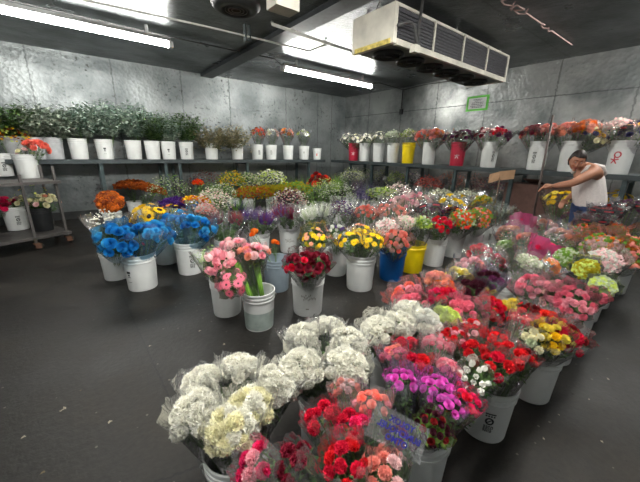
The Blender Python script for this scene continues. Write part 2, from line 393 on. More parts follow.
m = MB(); m.box((-.04, -.05, -.07), (.0, .05, .07)); tag(m.build('switch_box', plain('dark_box_plastic', rgb(40, 42, 44), .5), None, False, (7.498, 5.93, 2.62)), 'small dark box on the right wall at the end of the short conduit', 'box')
pipe('tube_cable', [(-1.0, 5.9, 3.22), (1.5, 5.95, 3.22), (2.71, 5.92, 3.22)], .010, PIPE, 'dark cable on the ceiling between the left tube light and the dark channel', 'cable')
pipe('thin_ceiling_cable', [(3.02, 5.9, 3.22), (3.35, 5.8, 3.2), (3.48, 5.75, 3.1)], .010, PIPE, 'dark cable joining the right tube light to the dark ceiling channel', 'cable')
pipe('slanted_wire', [at(384, -8, 3.24), at(356, 56, 2.95)], .008, WIRE, 'thin slanted wire crossing the near end panel of the cooling unit', 'wire')
# round vent + hanger
c0 = at(236, 6, 3.2); m = MB(); m.lathe([(.30, .05), (.30, 0), (.25, -.05), (.18, -.06), (.17, -.02), (0.001, -.02)], 30)
v = empty('ceiling_vent', (c0.x, c0.y, 3.2), 'round dark vent on the ceiling at the upper left of centre', 'vent'); m.build('housing', FAND, v)
m = MB()
for rr in (.05, .09, .13): m.lathe([(rr, -.05), (rr+.006, -.056), (rr+.006, -.045)], 24)
m.build('grille', plain('grey_vent_grille', rgb(110, 112, 112), .5), v)
c0 = at(248, 36, 3.1); m = MB()
for s in (-1, 1): m.box((s*.035-.008, -.01, -.06), (s*.035+.008, .06, .145))
m.box((-.04, -.012, -.07), (.04, .03, -.05)); tag(m.build('pipe_hanger', SHELF_M, None, False, c0), 'dark double bracket holding the grey conduit below the ceiling', 'bracket')
c0 = at(283, 1, 3.0); m = MB(); m.box((-.14, -.10, -.09), (.14, .10, .245)); tag(m.build('junction_box', EVM, None, False, c0), 'pale metal box hanging from the ceiling at the top edge', 'box')
# pink rope bundle
pts = []
for i in range(60):
    t = i/59; q = at(496+t*76, -8+t*53, 3.22)
    if .15 < t < .38: q += Vector((math.sin(i*1.9)*.06, math.cos(i*1.3)*.06, -.03*abs(math.sin(i))))
    elif .6 < t < .72: q += Vector((.04*math.sin(i*2), .03*math.cos(i*1.5), -.01))
    pts.append(q)
ROPE = plain('pinkish_cord', rgb(178, 150, 146), .7)
pipe('tangled_rope', pts, .009, ROPE, 'pale pinkish cord with tangled loops along the ceiling right of the cooling unit', 'cord')

# ------------------------------------------------------------------ shelves and cart
ZS = 1.265
def text_lines(name, lines, size, mat, parent, mtx, mirror=False):
    cu = bpy.data.curves.new(name, 'FONT'); cu.body = '\n'.join(lines); cu.size = size; cu.align_x = 'CENTER'; cu.align_y = 'CENTER'; cu.extrude = .0004; cu.offset = .0006; cu.resolution_u = 2
    o = bpy.data.objects.new(name, cu); cu.materials.append(mat); COL.objects.link(o)
    if parent: o.parent = parent
    dg = bpy.context.evaluated_depsgraph_get(); me = bpy.data.meshes.new_from_object(o.evaluated_get(dg)); bpy.data.objects.remove(o)
    me.transform(mtx @ (Matrix.Diagonal((-1, 1, 1, 1)) if mirror else Matrix.Identity(4))); o = bpy.data.objects.new(name, me); COL.objects.link(o)
    if parent: o.parent = parent
    return o
def shelf(name, a, b, label, along, posts):
    t = empty(name, ((a[0]+b[0])/2, (a[1]+b[1])/2, 0), label, 'shelf', 'long wall shelves'); O = Vector(t.location)
    m = MB(); m.box((a[0]-O.x, a[1]-O.y, ZS-.03), (b[0]-O.x, b[1]-O.y, ZS)); m.build('shelf_board', SHELF_M, t, False)
    if along == 'x': m = MB(); m.box((a[0]-O.x, a[1]-O.y-.012, ZS-.075), (b[0]-O.x, a[1]-O.y+.03, ZS-.001)); m.build('front_rail', SHELF_M, t, False)
    else: m = MB(); m.box((a[0]-O.x-.012, a[1]-O.y, ZS-.075), (a[0]-O.x+.03, b[1]-O.y, ZS-.001)); m.build('front_rail', SHELF_M, t, False)
    for q in posts:
        for back in (0, 1):
            if along == 'x': px_, py_ = q, (b[1]-.06 if back else a[1]+.06)
            else: px_, py_ = (b[0]-.06 if back else a[0]+.06), q
            m = MB(); m.box((px_-O.x-.03, py_-O.y-.03, 0), (px_-O.x+.03, py_-O.y+.03, ZS-.032)); m.build('post', POST_M, t, False)
        if along == 'x': m = MB(); m.box((q-O.x-.015, a[1]-O.y+.06, ZS-.12), (q-O.x+.015, b[1]-O.y-.06, ZS-.035)); m.build('bracket', POST_M, t, False)
        else: m = MB(); m.box((a[0]-O.x+.06, q-O.y-.015, ZS-.12), (b[0]-O.x-.06, q-O.y+.015, ZS-.035)); m.build('bracket', POST_M, t, False)
    return t
YS, XS = 7.3, 6.15
px2x = lambda px: aty(px, 160, YS+.05).x
shelf('wall_shelf', (-2.6, YS), (px2x(324), 8.05), 'long dark steel shelf with white buckets along the back wall at left', 'x', [px2x(v) for v in (100, 165, 179, 247, 309)])
py2y = lambda px: atx(px, 166, XS+.05).y
shelf('wall_shelf', (XS, -1.5), (XS+.72, 7.35), 'long dark steel shelf with buckets of wrapped flowers along the right wall', 'y', [py2y(v) for v in (350, 372, 408, 456, 514, 630)])

# ------------------------------------------------------------------ buckets
def bucket_body(col, sc=1.0, ribs=3):
    key = 'bk%s%d' % (col.name, ribs)
    if key in MATS: return MATS[key]
    m = MB(); pr = [(0.001, .004), (.120, .004), (.128, 0), (.131, .008), (.1435, .285), (.150, .287), (.150, .297), (.1445, .299)]
    if ribs == 3: pr += [(.1450, .318), (.152, .320), (.152, .331), (.1455, .333), (.1460, .352), (.1535, .355), (.1535, .368), (.150, .370), (.1435, .368)]
    else: pr = [(0.001, .004), (.120, .004), (.128, 0), (.131, .008), (.147, .30), (.156, .303), (.158, .325), (.150, .335), (.151, .36), (.162, .366), (.160, .372), (.147, .368)]
    pr += [(.1415, .3), (.127, .012), (.001, .012)]
    m.lathe(pr, 36); me = m.mesh('bucket_body', col)
    me.set_sharp_from_angle(angle=math.radians(32)) if hasattr(me, 'set_sharp_from_angle') else None
    MATS[key] = me; return me
def curved(m, u0, u1, z0, z1, off=.0012):
    # rectangle wrapped on the bucket side; u metres around, z height
    n = 3; vs = []
    for z in (z0, z1):
        r = .131+(z-.008)/.277*.0125+off
        for i in range(n+1):
            t = (u0+(u1-u0)*i/n)/.138 - PI/2; vs.append((r*math.cos(t), r*math.sin(t), z))
    m.add(vs, [(i, i+1, n+2+i, n+1+i) for i in range(n)])
def print_mesh(kind, mat):
    key = 'pr'+kind+mat.name
    if key in MATS: return MATS[key]
    m = MB()
    if kind == 'block':       # safety pictogram block: header, ring with slash, text rows
        curved(m, -.028, .028, .222, .232)
        for i in range(4): curved(m, -.026+i*.014, -.017+i*.014, .205, .217)
        for k in range(16):
            t = k*PI/8; u = .019*math.cos(t); z = .172+.022*math.sin(t); curved(m, u-.005, u+.005, z-.005, z+.005)
        for k in range(6): u = -.013+k*.0052; curved(m, u-.004, u+.004, .160+k*.005-.003, .160+k*.005+.004)
        r0 = random.Random(5)
        for row in range(6):
            u = -.027
            while u < .022:
                w = r0.uniform(.004, .013); curved(m, u, min(u+w, .028), .132-row*.0085, .138-row*.0085); u += w+.003
    elif kind == 'small':
        curved(m, -.02, .02, .19, .215); curved(m, -.012, .012, .165, .183); curved(m, -.022, .022, .10, .104); curved(m, -.017, .017, .15, .156)
    elif kind == 'logo':      # ring above a five armed star
        for k in range(18):
            t = k*PI/9; u = .012+.034*math.cos(t); z = .215+.030*math.sin(t); curved(m, u-.008, u+.008, z-.006, z+.006)
        for k in range(5):
            for q in range(6):
                t = k*2*PI/5+.3; u = -.014+.009*q*math.cos(t); z = .155+.008*q*math.sin(t); curved(m, u-.007, u+.007, z-.006, z+.006)
    elif kind == 'mark':      # faint scrawled pair of words and a small stamp
        r0 = random.Random(9)
        for row, (a0, a1, zz) in enumerate(((-.06, .02, .21), (-.04, .07, .185))):
            u = a0
            while u < a1:
                z = zz+r0.uniform(-.012, .012); curved(m, u, u+.010, z-.004, z+.004); curved(m, u+.003, u+.0065, z-.014, z+.010); u += .013
        curved(m, -.018, .012, .075, .088)
    elif kind == 'tagr': curved(m, -.018, .018, .12, .20)
    elif kind == 'pair':
        for k in range(7): curved(m, -.018, .018, .12+k*.017, .13+k*.017)
        curved(m, .03, .034, .12, .2)
    me = m.mesh('printed_label', mat, False); MATS[key] = me; return me
BAIL = None
def bail_mesh():
    global BAIL
    if BAIL: return BAIL
    m = MB(); pts = []
    for i in range(17):
        t = PI*i/16; pts.append((.157*math.cos(t), -.157*math.sin(t)*.62, .325-.157*math.sin(t)*.76))
    m.tube(pts, .0025, 6); m.tube(pts[7:10], .008, 8)
    for s in (-1, 1): m.ball((s*.155, 0, .325), .012)
    BAIL = m.mesh('handle', WIRE); return BAIL
BUCKETS = []
def bucket(x, y, col, label, z=0.0, pr=None, pmat=None, pang=0, bail=None, group='buckets of flowers on the floor', sc=1.0, ribs=3, name='bucket', tall=1):
    t = empty(name, (x, y, z), label, 'bucket', group)
    face = math.atan2(-y, -x)+PI/2        # local -y faces the viewer
    t.rotation_euler = (0, 0, face+math.radians(pang)); t.scale = (sc, sc, sc)
    place('body', bucket_body(col, ribs=ribs), t)
    if pr: place('printed_label', print_mesh(pr, pmat or INK), t)
    if bail is not None: place('handle', bail_mesh(), t, Matrix.Rotation(math.radians(bail-pang), 4, 'Z'))
    if tall != 1: t.scale = (sc, sc, sc*tall)
    if z == 0: BUCKETS.append((Vector((x, y, 0)), t, sc))
    return t

# ------------------------------------------------------------------ blooms (unit radius, +z outward)
TEMPL = {}
def skirt(m, R, z0, z1, seg, wig, rw, lobes, ph, r0, r=None):
    vs = []
    for q, (rad, zz, a) in enumerate(((.12, -.25, 0), (.62, z0, .4), (1, z1, 1))):
        for k in range(seg):
            t = 2*PI*k/seg+ph
            w = math.sin(lobes*t)*.5+((k % 2)-.5)*1.0
            rr = R*rad*(1+rw*a*w)+r0.uniform(-.02, .02)*a
            vs.append((rr*math.cos(t), rr*math.sin(t), zz+wig*a*w+r0.uniform(-.03, .03)*a))
    fs = [(i*seg+k, i*seg+(k+1) % seg, (i+1)*seg+(k+1) % seg, (i+1)*seg+k) for i in range(2) for k in range(seg)]
    m.add(vs, fs)
def bloom(kind, mats):
    key = (kind,)+tuple(id(x) for x in mats)
    if key in TEMPL: return TEMPL[key]
    r0 = random.Random(len(kind)); m = MB()
    if kind == 'carnation':
        for i in range(110):
            u = 1-(i+.5)/110*1.15; t_ = i*2.39996; s_ = math.sqrt(max(0, 1-u*u)); d = Vector((s_*math.cos(t_), s_*math.sin(t_), u*.8+.1))
            q1 = d.cross(Vector((0, 0, 1)) if abs(d.z) < .9 else Vector((1, 0, 0))).normalized(); q2 = d.cross(q1); al = r0.uniform(0, 6.28); e1 = q1*math.cos(al)+q2*math.sin(al); e2 = d.cross(e1)
            pts = [d*.45]
            for w in range(5):
                x_ = (w-2)/2; pts.append(d*(1+r0.uniform(-.16, .14)-(.16 if w % 2 else 0))+e1*x_*.36+e2*((.15 if w % 2 else -.10)+r0.uniform(-.05, .05)))
            m.add(pts, [(0, w, w+1) for w in range(1, 5)])
        m.ball((0, 0, .1), .66, 10, 7, (1, 1, .9))
    elif kind == 'rose':
        for i, (R, a, b) in enumerate(((1, .05, .25), (.85, .15, .5), (.66, .3, .66), (.46, .45, .76), (.26, .5, .8), (.12, .5, .78))):
            skirt(m, R, a, b, 15, .05, .05, 5 if i < 3 else 3, i*.9, r0)
    elif kind == 'bud':
        m.ball((0, 0, .2), .55, 8, 5, (.7, .7, 1.3)); m.mi = 1; m.lathe([(.05, -.6), (.35, -.4), (.42, -.1), (.2, .2)], 8)
    elif kind in ('daisy', 'gerbera', 'sunflower'):
        L = {'daisy': [(14, 1, .0, .26), (12, .75, .16, .24)], 'gerbera': [(18, 1, 0, .2), (16, .78, .12, .18), (12, .5, .2, .15)], 'sunflower': [(18, 1, -.05, .26), (17, .92, .06, .24)]}[kind]
        for n, ln, zz, w in L:
            for k in range(n):
                t = 2*PI*k/n+zz*9+r0.uniform(-.06, .06); d = Vector((math.cos(t), math.sin(t), 0)); s = Vector((-d.y, d.x, 0))
                b0 = d*.18+Vector((0, 0, zz)); c1 = d*ln*.6+Vector((0, 0, zz+.12)); tp = d*ln*r0.uniform(.9, 1.05)+Vector((0, 0, zz+.02+r0.uniform(-.05, .08)))
                m.add([b0-s*w*.3, b0+s*w*.3, c1+s*w*.55, c1-s*w*.55, tp+s*w*.18, tp-s*w*.18], [(0, 1, 2, 3), (3, 2, 4, 5)])
        m.mi = 1; cr = {'daisy': .24, 'gerbera': .2, 'sunflower': .40}[kind]
        m.ball((0, 0, .10), cr, 12, 6, (1, 1, .5))
    elif kind == 'lily':
        for k in range(6):
            t = PI*k/3; d = Vector((math.cos(t), math.sin(t), 0)); s = Vector((-d.y, d.x, 0))
            pr = [(.08, -.5, .06), (.25, 0, .24), (.6, .3, .34), (.95, .28, .2), (1.1, .1, .03)]; vs = []
            for a_, z_, w_ in pr: vs += [d*a_+s*w_+Vector((0, 0, z_)), d*a_-s*w_+Vector((0, 0, z_))]
            m.add(vs, [(2*i, 2*i+1, 2*i+3, 2*i+2) for i in range(4)])
        m.mi = 1
        for k in range(6): t = PI*k/3+.5; m.tube([(0, 0, -.3), (.2*math.cos(t), .2*math.sin(t), .35)], .025, 4)
    elif kind == 'tulip':
        for k in range(6):
            t = PI*k/3; d = Vector((math.cos(t), math.sin(t), 0)); s = Vector((-d.y, d.x, 0)); q = .85 if k % 2 else 1
            pr = [(.1, -.5, .1), (.55*q, -.25, .38), (.7*q, .25, .42), (.62*q, .7, .28), (.5*q, 1.0, .05)]; vs = []
            for a_, z_, w_ in pr: vs += [d*a_+s*w_+Vector((0, 0, z_)), d*a_-s*w_+Vector((0, 0, z_))]
            m.add(vs, [(2*i, 2*i+1, 2*i+3, 2*i+2) for i in range(4)])
    me = m.mesh(kind+'_bloom', mats); TEMPL[key] = me; return me

def basis(d, spin=0):
    return d.to_track_quat('Z', 'Y').to_matrix().to_4x4() @ Matrix.Rotation(spin, 4, 'Z')
DARKC = plain('dark_flower_centre', rgb(34, 24, 16), .8); YELC = plain('yellow_flower_centre', rgb(206, 170, 40), .8)
GRNC = plain('green_flower_centre', rgb(120, 140, 50), .8); CALYX = plain('green_calyx', rgb(96, 132, 60), .6)

def sleeve_mesh(L, r, mat, r0, low=.42, top=.75, flare=1.42, spikes=2, text=False):
    m = MB(); n = 44; rings = 11; vs = []
    ph = [r0.uniform(0, 6.28) for _ in range(6)]
    for i in range(rings):
        u = i/(rings-1)
        z = L*low+(L+r*top-L*low)*u
        base = .036+(r*1.08-.036)*min(1, u/.72)**.72
        if u > .72: base += (flare-1.08)*r*((u-.72)/.28)
        for k in range(n):
            t = 2*PI*k/n
            fold = .05*math.sin(5*t+ph[0])+.035*math.sin(9*t+ph[1]+u*3)+.03*math.sin(17*t+ph[2]-u*4)
            rr = base*(1+fold*(.5+u))
            zz = z
            if i >= rings-3:
                e = (i-rings+3)/2.0
                zz += e*r*(.30*abs(math.sin(spikes*.5*t+ph[3]))**2+.12*math.sin(7*t+ph[4])+.07*math.sin(13*t+ph[5])-.1)
            vs.append((rr*math.cos(t), rr*math.sin(t), zz))
    m.add(vs, [(i*n+k, i*n+(k+1) % n, (i+1)*n+(k+1) % n, (i+1)*n+k) for i in range(rings-1) for k in range(n)])
    return m.mesh('sleeve', mat)

PAL = {'white': (250, 247, 232), 'cream': (248, 240, 206), 'purewhite': (240, 240, 232), 'hotpink': (236, 44, 112), 'pink': (253, 176, 188), 'palepink': (254, 214, 214),
    'peach': (252, 172, 142), 'rosepink': (248, 134, 156), 'coral': (252, 130, 112), 'salmon': (250, 160, 146), 'red': (226, 30, 40), 'crimson': (222, 24, 66), 'maroon': (140, 24, 50), 'burgundy': (78, 22, 40),
    'orange': (232, 122, 34), 'dkorange': (184, 100, 34), 'yellow': (250, 204, 20), 'softyellow': (246, 224, 96), 'lime': (212, 226, 120), 'mustard': (172, 160, 22), 'purple': (82, 40, 130),
    'magenta': (222, 96, 196), 'lav': (104, 80, 140), 'plum': (112, 46, 90), 'blue': (24, 132, 200), 'cyan': (66, 172, 220), 'green': (120, 160, 60), 'greywhite': (222, 224, 214),
    'brownpink': (206, 166, 158), 'rust': (140, 66, 30), 'redorange': (236, 60, 40), 'dkred': (140, 24, 28), 'sagewhite': (198, 208, 176), 'indigo': (58, 56, 100)}
def C(n): return rgb(*PAL[n])

def foliage(m, r0, z0, z1, R, ns, nl, ll, lw, droop=.25, lean=1.0):
    for i in range(ns):
        a = r0.uniform(0, 2*PI); q = math.sqrt(r0.random())*R*lean
        top = Vector((q*math.cos(a), q*math.sin(a), z1-(q/R)**2*(z1-z0)*.35+r0.uniform(-.06, .03)*R/.2)); b0 = Vector((q*.15*math.cos(a), q*.15*math.sin(a), z0))
        for k in range(nl):
            t = .15+.85*k/nl; p = b0.lerp(top, t); p += Vector((math.cos(a), math.sin(a), 0))*math.sin(t*PI)*.02
            b_a = r0.uniform(0, 2*PI); d = Vector((math.cos(b_a), math.sin(b_a), r0.uniform(.1, .9)))
            m.leaf(p, d, ll*r0.uniform(.7, 1.2), lw*r0.uniform(.7, 1.2), droop)
NB = [0]; TOPS = [.75]
def bouquet(head, r, kind, cols, label, bk=None, sleeve='clear', group='wrapped bouquets', n=None, br=None, leaf=LEAF, base=None, name=None, flat=.85, basez=.03, text=None, cat='bouquet', top=None):
    """head: centre of the flower dome; the bunch stands in bucket bk (nearest one when None)"""
    droop = top == .3; top = top if top is not None else TOPS[0]
    NB[0] += 1; r0 = random.Random(NB[0]*17+3); head = Vector(head)
    if base is None:
        hint = bk if bk is not None else Vector((head.x, head.y, 0))
        bk, _o, bs_ = min(BUCKETS, key=lambda b: (b[0]-hint).length)
        off = Vector((head.x-bk.x, head.y-bk.y, 0)); l = off.length
        # aim so that the bunch passes inside the rim
        zr, zb = .37*bs_, basez
        o_r = min(l, .095*bs_); f = (zr-zb)/(head.z-zb)
        ob = (o_r-l*f)/(1-f); ob = max(-.09, min(.09, ob))
        base = Vector((bk.x, bk.y, zb))+(off.normalized()*ob if l > 1e-4 else Vector())
    base = Vector(base); ax = head-base; L = ax.length
    t = empty(name or NAMES.get(kind, 'bouquet'), base, label, cat, group, ax.to_track_quat('Z', 'Y') @ Quaternion((0, 0, 1), r0.uniform(0, 6.28)))
    cs = [C(c) if isinstance(c, str) else c for c in cols]
    # ---- flowers
    heads = []
    if kind in ('carnation', 'spray', 'rose', 'daisy', 'gerbera', 'sunflower', 'lily', 'tulip', 'spikerose'):
        tk = {'spray': 'carnation', 'spikerose': 'rose'}.get(kind, kind)
        br = br or {'carnation': .034, 'spray': .020, 'rose': .026, 'daisy': .024, 'gerbera': .045, 'sunflower': .06, 'lily': .05, 'tulip': .03, 'spikerose': .02}[kind]
        n = n or max(5, min(30, int(1.5*(r/br)**2)))
        for i in range(n):
            u = 1-(i+.5)/n*.98; t_ = i*2.39996+r0.uniform(-.25, .25); s_ = math.sqrt(max(0, 1-u*u))
            d = Vector((s_*math.cos(t_), s_*math.sin(t_), u)); p_ = Vector((d.x*r, d.y*r, L+d.z*r*flat-r*.25))
            if kind in ('spray', 'daisy', 'rose', 'tulip', 'lily'): p_ += Vector((r0.uniform(-.3, .3), r0.uniform(-.3, .3), r0.uniform(-.5, .3)))*br*1.6
            heads.append((p_, d))
            cc = cs[0] if len(cs) == 1 else (cs[r0.randrange(len(cs))])
            cen = {'sunflower': DARKC, 'gerbera': DARKC, 'daisy': YELC, 'lily': YELC}.get(kind, CALYX)
            me = bloom(tk, (petal(cc, None, 40), cen))
            k_ = br*r0.uniform(.85, 1.15)
            place('bloom', me, t, Matrix.Translation(p_) @ basis((d+Vector((0, 0, .35))).normalized(), r0.uniform(0, 6.28)) @ Matrix.Scale(k_, 4))
        if kind in ('spray',):
            for i in range(5):
                a = r0.uniform(0, 6.28); p_ = Vector((r*.85*math.cos(a), r*.85*math.sin(a), L+r*r0.uniform(.1, .6)))
                place('bud', bloom('bud', (petal(cs[0], None, 40), CALYX)), t, Matrix.Translation(p_) @ Matrix.Scale(br*.6, 4)); heads.append((p_, Vector((0, 0, 1))))
    elif kind in ('fill', 'mumball'):
        # countless tiny blossoms over a dome
        m = MB(); n = int((n or 240)*1.3); fs_ = (br or .013)*(1.25 if kind == 'mumball' else 1.1)
        for i in range(n):
            u = 1-(i+.5)/n; t_ = i*2.39996; s_ = math.sqrt(max(0, 1-u*u)); k_ = r0.uniform(.9, 1.08) if kind == 'mumball' else r0.uniform(.72, 1.08)
            p_ = Vector((s_*math.cos(t_)*r*k_, s_*math.sin(t_)*r*k_, L-r*.1+u*r*(.38 if kind == 'mumball' else flat)*k_+r0.uniform(-.1, .1)*r)); f_ = fs_*r0.uniform(.7, 1.3); m.mi = r0.randrange(len(cs))
            for q in range(2):
                vs = []; 
                for w in range(5):
                    a = 2*PI*w/5+q*.6+i; rr = f_*(1-.3*q); vs.append(p_+Vector((rr*math.cos(a), rr*math.sin(a), f_*(.25+.5*q+.3*(w % 2)))))
                vs.append(p_); m.add(vs, [(w, (w+1) % 5, 5) for w in range(5)])
        o = m.build('blossoms', [petal(c_, None, 50) for c_ in cs], t); o['kind'] = 'stuff'
        for i in range(10): a = r0.uniform(0, 6.28); q = r*.7*math.sqrt(r0.random()); heads.append((Vector((q*math.cos(a), q*math.sin(a), L)), Vector((0, 0, 1))))
    elif kind == 'spike':
        n = int((n or 16)*2.3); hgt = br or .17
        for i in range(n):
            a = i*2.39996; q = r*math.sqrt((i+.5)/n)*.9; top_ = Vector((q*math.cos(a), q*math.sin(a), L+r*.5-q*q/r*.35+r0.uniform(-.03, .05))); dn = Vector((q*.55*math.cos(a), q*.55*math.sin(a), L+r*.5-hgt))
            m = MB()
            for k in range(26):
                u = k/25; p_ = dn.lerp(top_, u); w = .026*(1-u*.7); t2 = k*2.4; d = Vector((math.cos(t2), math.sin(t2), .5))
                m.mi = 0; m.leaf(p_, d, w*1.5, w*1.1, .2)
            m.build('flower_spike', petal(cs[i % len(cs)], None, 50), t); heads.append((dn, Vector((0, 0, 1))))
    # ---- stems and leaves
    m = MB()
    for p_, d in heads[:22]:
        b0 = Vector((p_.x*.12+r0.uniform(-.008, .008), p_.y*.12+r0.uniform(-.008, .008), 0)); md = Vector((p_.x*.35, p_.y*.35, L*.62)); m.tube([b0, md, p_-d*.005], .0028, 5, False)
    if not heads:
        for i in range(9): a = r0.uniform(0, 6.28); q = r*.6; m.tube([(0, 0, 0), (q*.4*math.cos(a), q*.4*math.sin(a), L*.6), (q*math.cos(a), q*math.sin(a), L)], .003, 5, False)
    m.build('stems', STEM, t)
    m = MB()
    if kind == 'foliage':
        foliage(m, r0, min(.34, L*.5), L+r*.75, r, n or 22, 16, br or .05, (br or .05)*.42)
        for i in range(700 if droop else 90):
            a = r0.uniform(0, 6.28); q = r*r0.uniform(.4, 1); m.leaf(Vector((q*math.cos(a), q*math.sin(a), L+r*r0.uniform(-.85 if droop else -.4, .5))), Vector((math.cos(a), math.sin(a), r0.uniform(-.2, 1))), (br or .05), (br or .05)*.45)
    elif kind == 'blades':
        for i in range(n or 26):
            a = r0.uniform(0, 6.28); q = r*r0.random(); p0 = Vector((q*.3*math.cos(a), q*.3*math.sin(a), L*.55)); m.leaf(p0, Vector((q*math.cos(a), q*math.sin(a), L*.6)), L*.62, .028, .05)
    else:
        foliage(m, r0, L-max(r*1.6, .16), L+r*(-.05 if kind in ('fill', 'mumball') else .2), r*.95, 13, 10, min(.055, r*.6), min(.055, r*.6)*.42)
    m.build('foliage', leaf, t)
    if sleeve:
        mat = {'clear': CLEAR if TOPS[0] > .7 else SOFT, 'thin': CLEAR2, 'pinkprint': PINKF, 'hot': HOTF, 'smoky': DARKF, 'violet': PURPF, 'blue': BLUEF, 'pinktint': REDF}[sleeve]
        s_ = place('sleeve', sleeve_mesh(L, r, mat, r0, top=top), t)
        if sleeve == 'smoky':
            m = MB(); z0 = L+r*.22; rr = r*1.14
            m.lathe([(rr*.985, z0-r*.20), (rr*1.02, z0), (rr*1.05, z0+r*.20)], 28, a0=.2, a1=5.6); m.build('dark_band', BANDM, s_)
            m = MB()
            for k in range(5): a = .5+k*1.05; m.lathe([(rr*1.03, z0-r*.05), (rr*1.045, z0+r*.07)], 4, a0=a, a1=a+.55)
            m.build('red_print', INK_R, s_)
        pass
    return t
NAMES = {'carnation': 'carnation_bouquet', 'spray': 'spray_carnation_bouquet', 'rose': 'rose_bouquet', 'daisy': 'daisy_bouquet', 'gerbera': 'gerbera_bouquet', 'sunflower': 'sunflower_bouquet',
    'lily': 'lily_bouquet', 'tulip': 'tulip_bouquet', 'fill': 'blossom_bunch', 'mumball': 'chrysanthemum_bunch', 'spike': 'spike_flower_bunch', 'foliage': 'foliage_bunch', 'blades': 'leafy_bunch'}
GF = 'buckets of flowers on the floor'
HZ = .54
def H(px, py, z=None): return at(px, py, z or HZ)
# ---- front block of buckets (foreground, right of the bare floor)
def FB(x, y, label, col=None, **k): return bucket(x, y, col or WHITE_P, label, **k)
f1 = at(236, 444, .325); f2 = at(324, 388, .325)
FB(f1.x, f1.y, 'white bucket of cream white carnations, nearest the lower left corner of the flower block', bail=10, sc=.88)
FB(f2.x, f2.y, 'white bucket holding the second cluster of white carnations, behind the nearest white ones', bail=160, sc=.88)
FB(1.38, 1.0, 'white bucket under the row of white and lime carnations', bail=20, sc=.88)
FB(1.93, 1.02, 'white bucket under the pink and yellow wrapped carnations', sc=.88)
FB(2.48, 1.04, 'white bucket under the burgundy and purple wrapped bouquets', sc=.88)
FB(3.05, 1.05, 'white bucket under the cream bouquets, far side of the front block', sc=.88)
FB(3.62, 1.06, 'white bucket under the hot pink wrapped peach bouquets', sc=.88)
FB(4.20, 1.06, 'white bucket under the peach bouquets, far end of the front block', sc=.88)
FB(.66, .46, 'white bucket under the bright crimson carnations at the bottom edge', sc=.88)
FB(1.05, .56, 'white bucket under the magenta spray carnations', bail=60, sc=.88)
FB(1.61, .50, 'white bucket with black printed block and wire handle, below the white roses', pr='block', pang=14, bail=75, sc=.88)
FB(2.13, .44, 'plain white bucket under the red and yellow bouquets beside the bare aisle', sc=.88)
FB(2.70, .47, 'white bucket under the pink spray bouquets in the aisle row', sc=.88)
FB(3.24, .48, 'white bucket under the pale wrapped pink bunch, middle of the aisle row', sc=.90)
FB(3.68, .50, 'white bucket in the aisle row under the clear wrapped yellow green bouquet', sc=.88)
FB(4.12, .50, 'white bucket beside the aisle, third from the far end of its row', sc=.90)
FB(4.75, .46, 'white bucket farthest along the aisle row, below the orange bouquets', sc=.88)
FB(4.75, .95, 'white bucket under the orange and green bunches, beside the dark banded wraps', sc=.88)
# ---- middle and back block
FB(.38, 3.68, 'white bucket of blue wrapped roses, nearest of the left row', pr='small', pang=-50, bail=150, sc=1.1)
FB(.18, 4.15, 'white bucket behind and left of the nearest blue rose bucket')
FB(.94, 3.84, 'white bucket of blue roses with a black printed block on its front', pr='block', pang=10, bail=150, sc=1.1)
FB(.78, 4.37, 'white bucket of sunflowers behind the blue roses', sc=1.04)
FB(.37, 6.58, 'white bucket of orange chrysanthemums, leftmost at the back')
FB(.90, 7.0, 'white bucket of rust chrysanthemums close to the back wall')
FB(1.40, 3.75, 'white bucket of plum coloured bouquets right of the blue roses', pr='small', pang=6, sc=1.05)
FB(1.20, 4.30, 'white bucket behind the plum bouquets, mostly hidden')
FB(1.92, 3.86, 'white bucket of purple flower spikes', bail=20)
FB(2.42, 3.85, 'white bucket of maroon and purple heather beside the purple spikes', pr='mark', pmat=INK_G, sc=1.04)
FB(1.58, 2.78, 'grey bucket with two orange blooms behind the pink ones', GRY_P, bail=25)
FB(.93, 2.60, 'white bucket that the leaning pink blooms stand in, left of the half filled bucket', sc=.96)
FB(1.07, 2.21, 'half see-through white bucket holding grey green water and two thick green stems', bail=170, sc=.94)
FB(1.57, 2.17, 'white bucket of maroon roses with faint scrawled words on its front', pr='mark', pmat=INK_G, pang=0, sc=1.05)
FB(2.10, 2.84, 'white bucket of yellow alstroemeria, behind the maroon roses', pr='small', pmat=INK_G)
FB(2.37, 2.26, 'white bucket of yellow chrysanthemums left of the blue bucket', sc=1.12)
FB(2.42, 2.74, 'white bucket of pale lilac bunches behind the yellow chrysanthemums')
FB(2.88, 2.22, 'bright blue plastic bucket between white and yellow buckets', BLU_P, ribs=1, sc=1.06)
FB(3.31, 2.23, 'yellow plastic bucket on the floor right of the blue bucket', YEL_P, ribs=1, sc=1.03)
FB(3.78, 2.21, 'white bucket of red flowers right of the yellow floor bucket', bail=20, sc=1.05)
FB(4.36, 2.25, 'white bucket with a grey stain under the orange mixed bouquets', bail=160, sc=1.06)
FB(4.88, 2.21, 'white bucket under the orange and green bouquets, second from the right end of its row', bail=15)
FB(5.42, 2.19, 'white bucket with a small printed label at the right end of its row', pr='pair', pang=8)
w22 = at(519, 209, .37); FB(min(w22.x, 5.95), w22.y*min(1, 5.95/w22.x), 'white bucket of grey foliage behind the thin pole')
FB(3.45, 4.7, 'white bucket under the green leafy bunches, mid block')

FA = 'wrapped bouquets in the front block'
def q(hd, r, *a, **k):
    if k.get('br'): k['br'] *= 1.08
    return bouquet(hd, r*(1.06 if a[0] == 'carnation' and 'white' in str(a[1]) else 1.02), *a, group=k.pop('group', FA), **k)
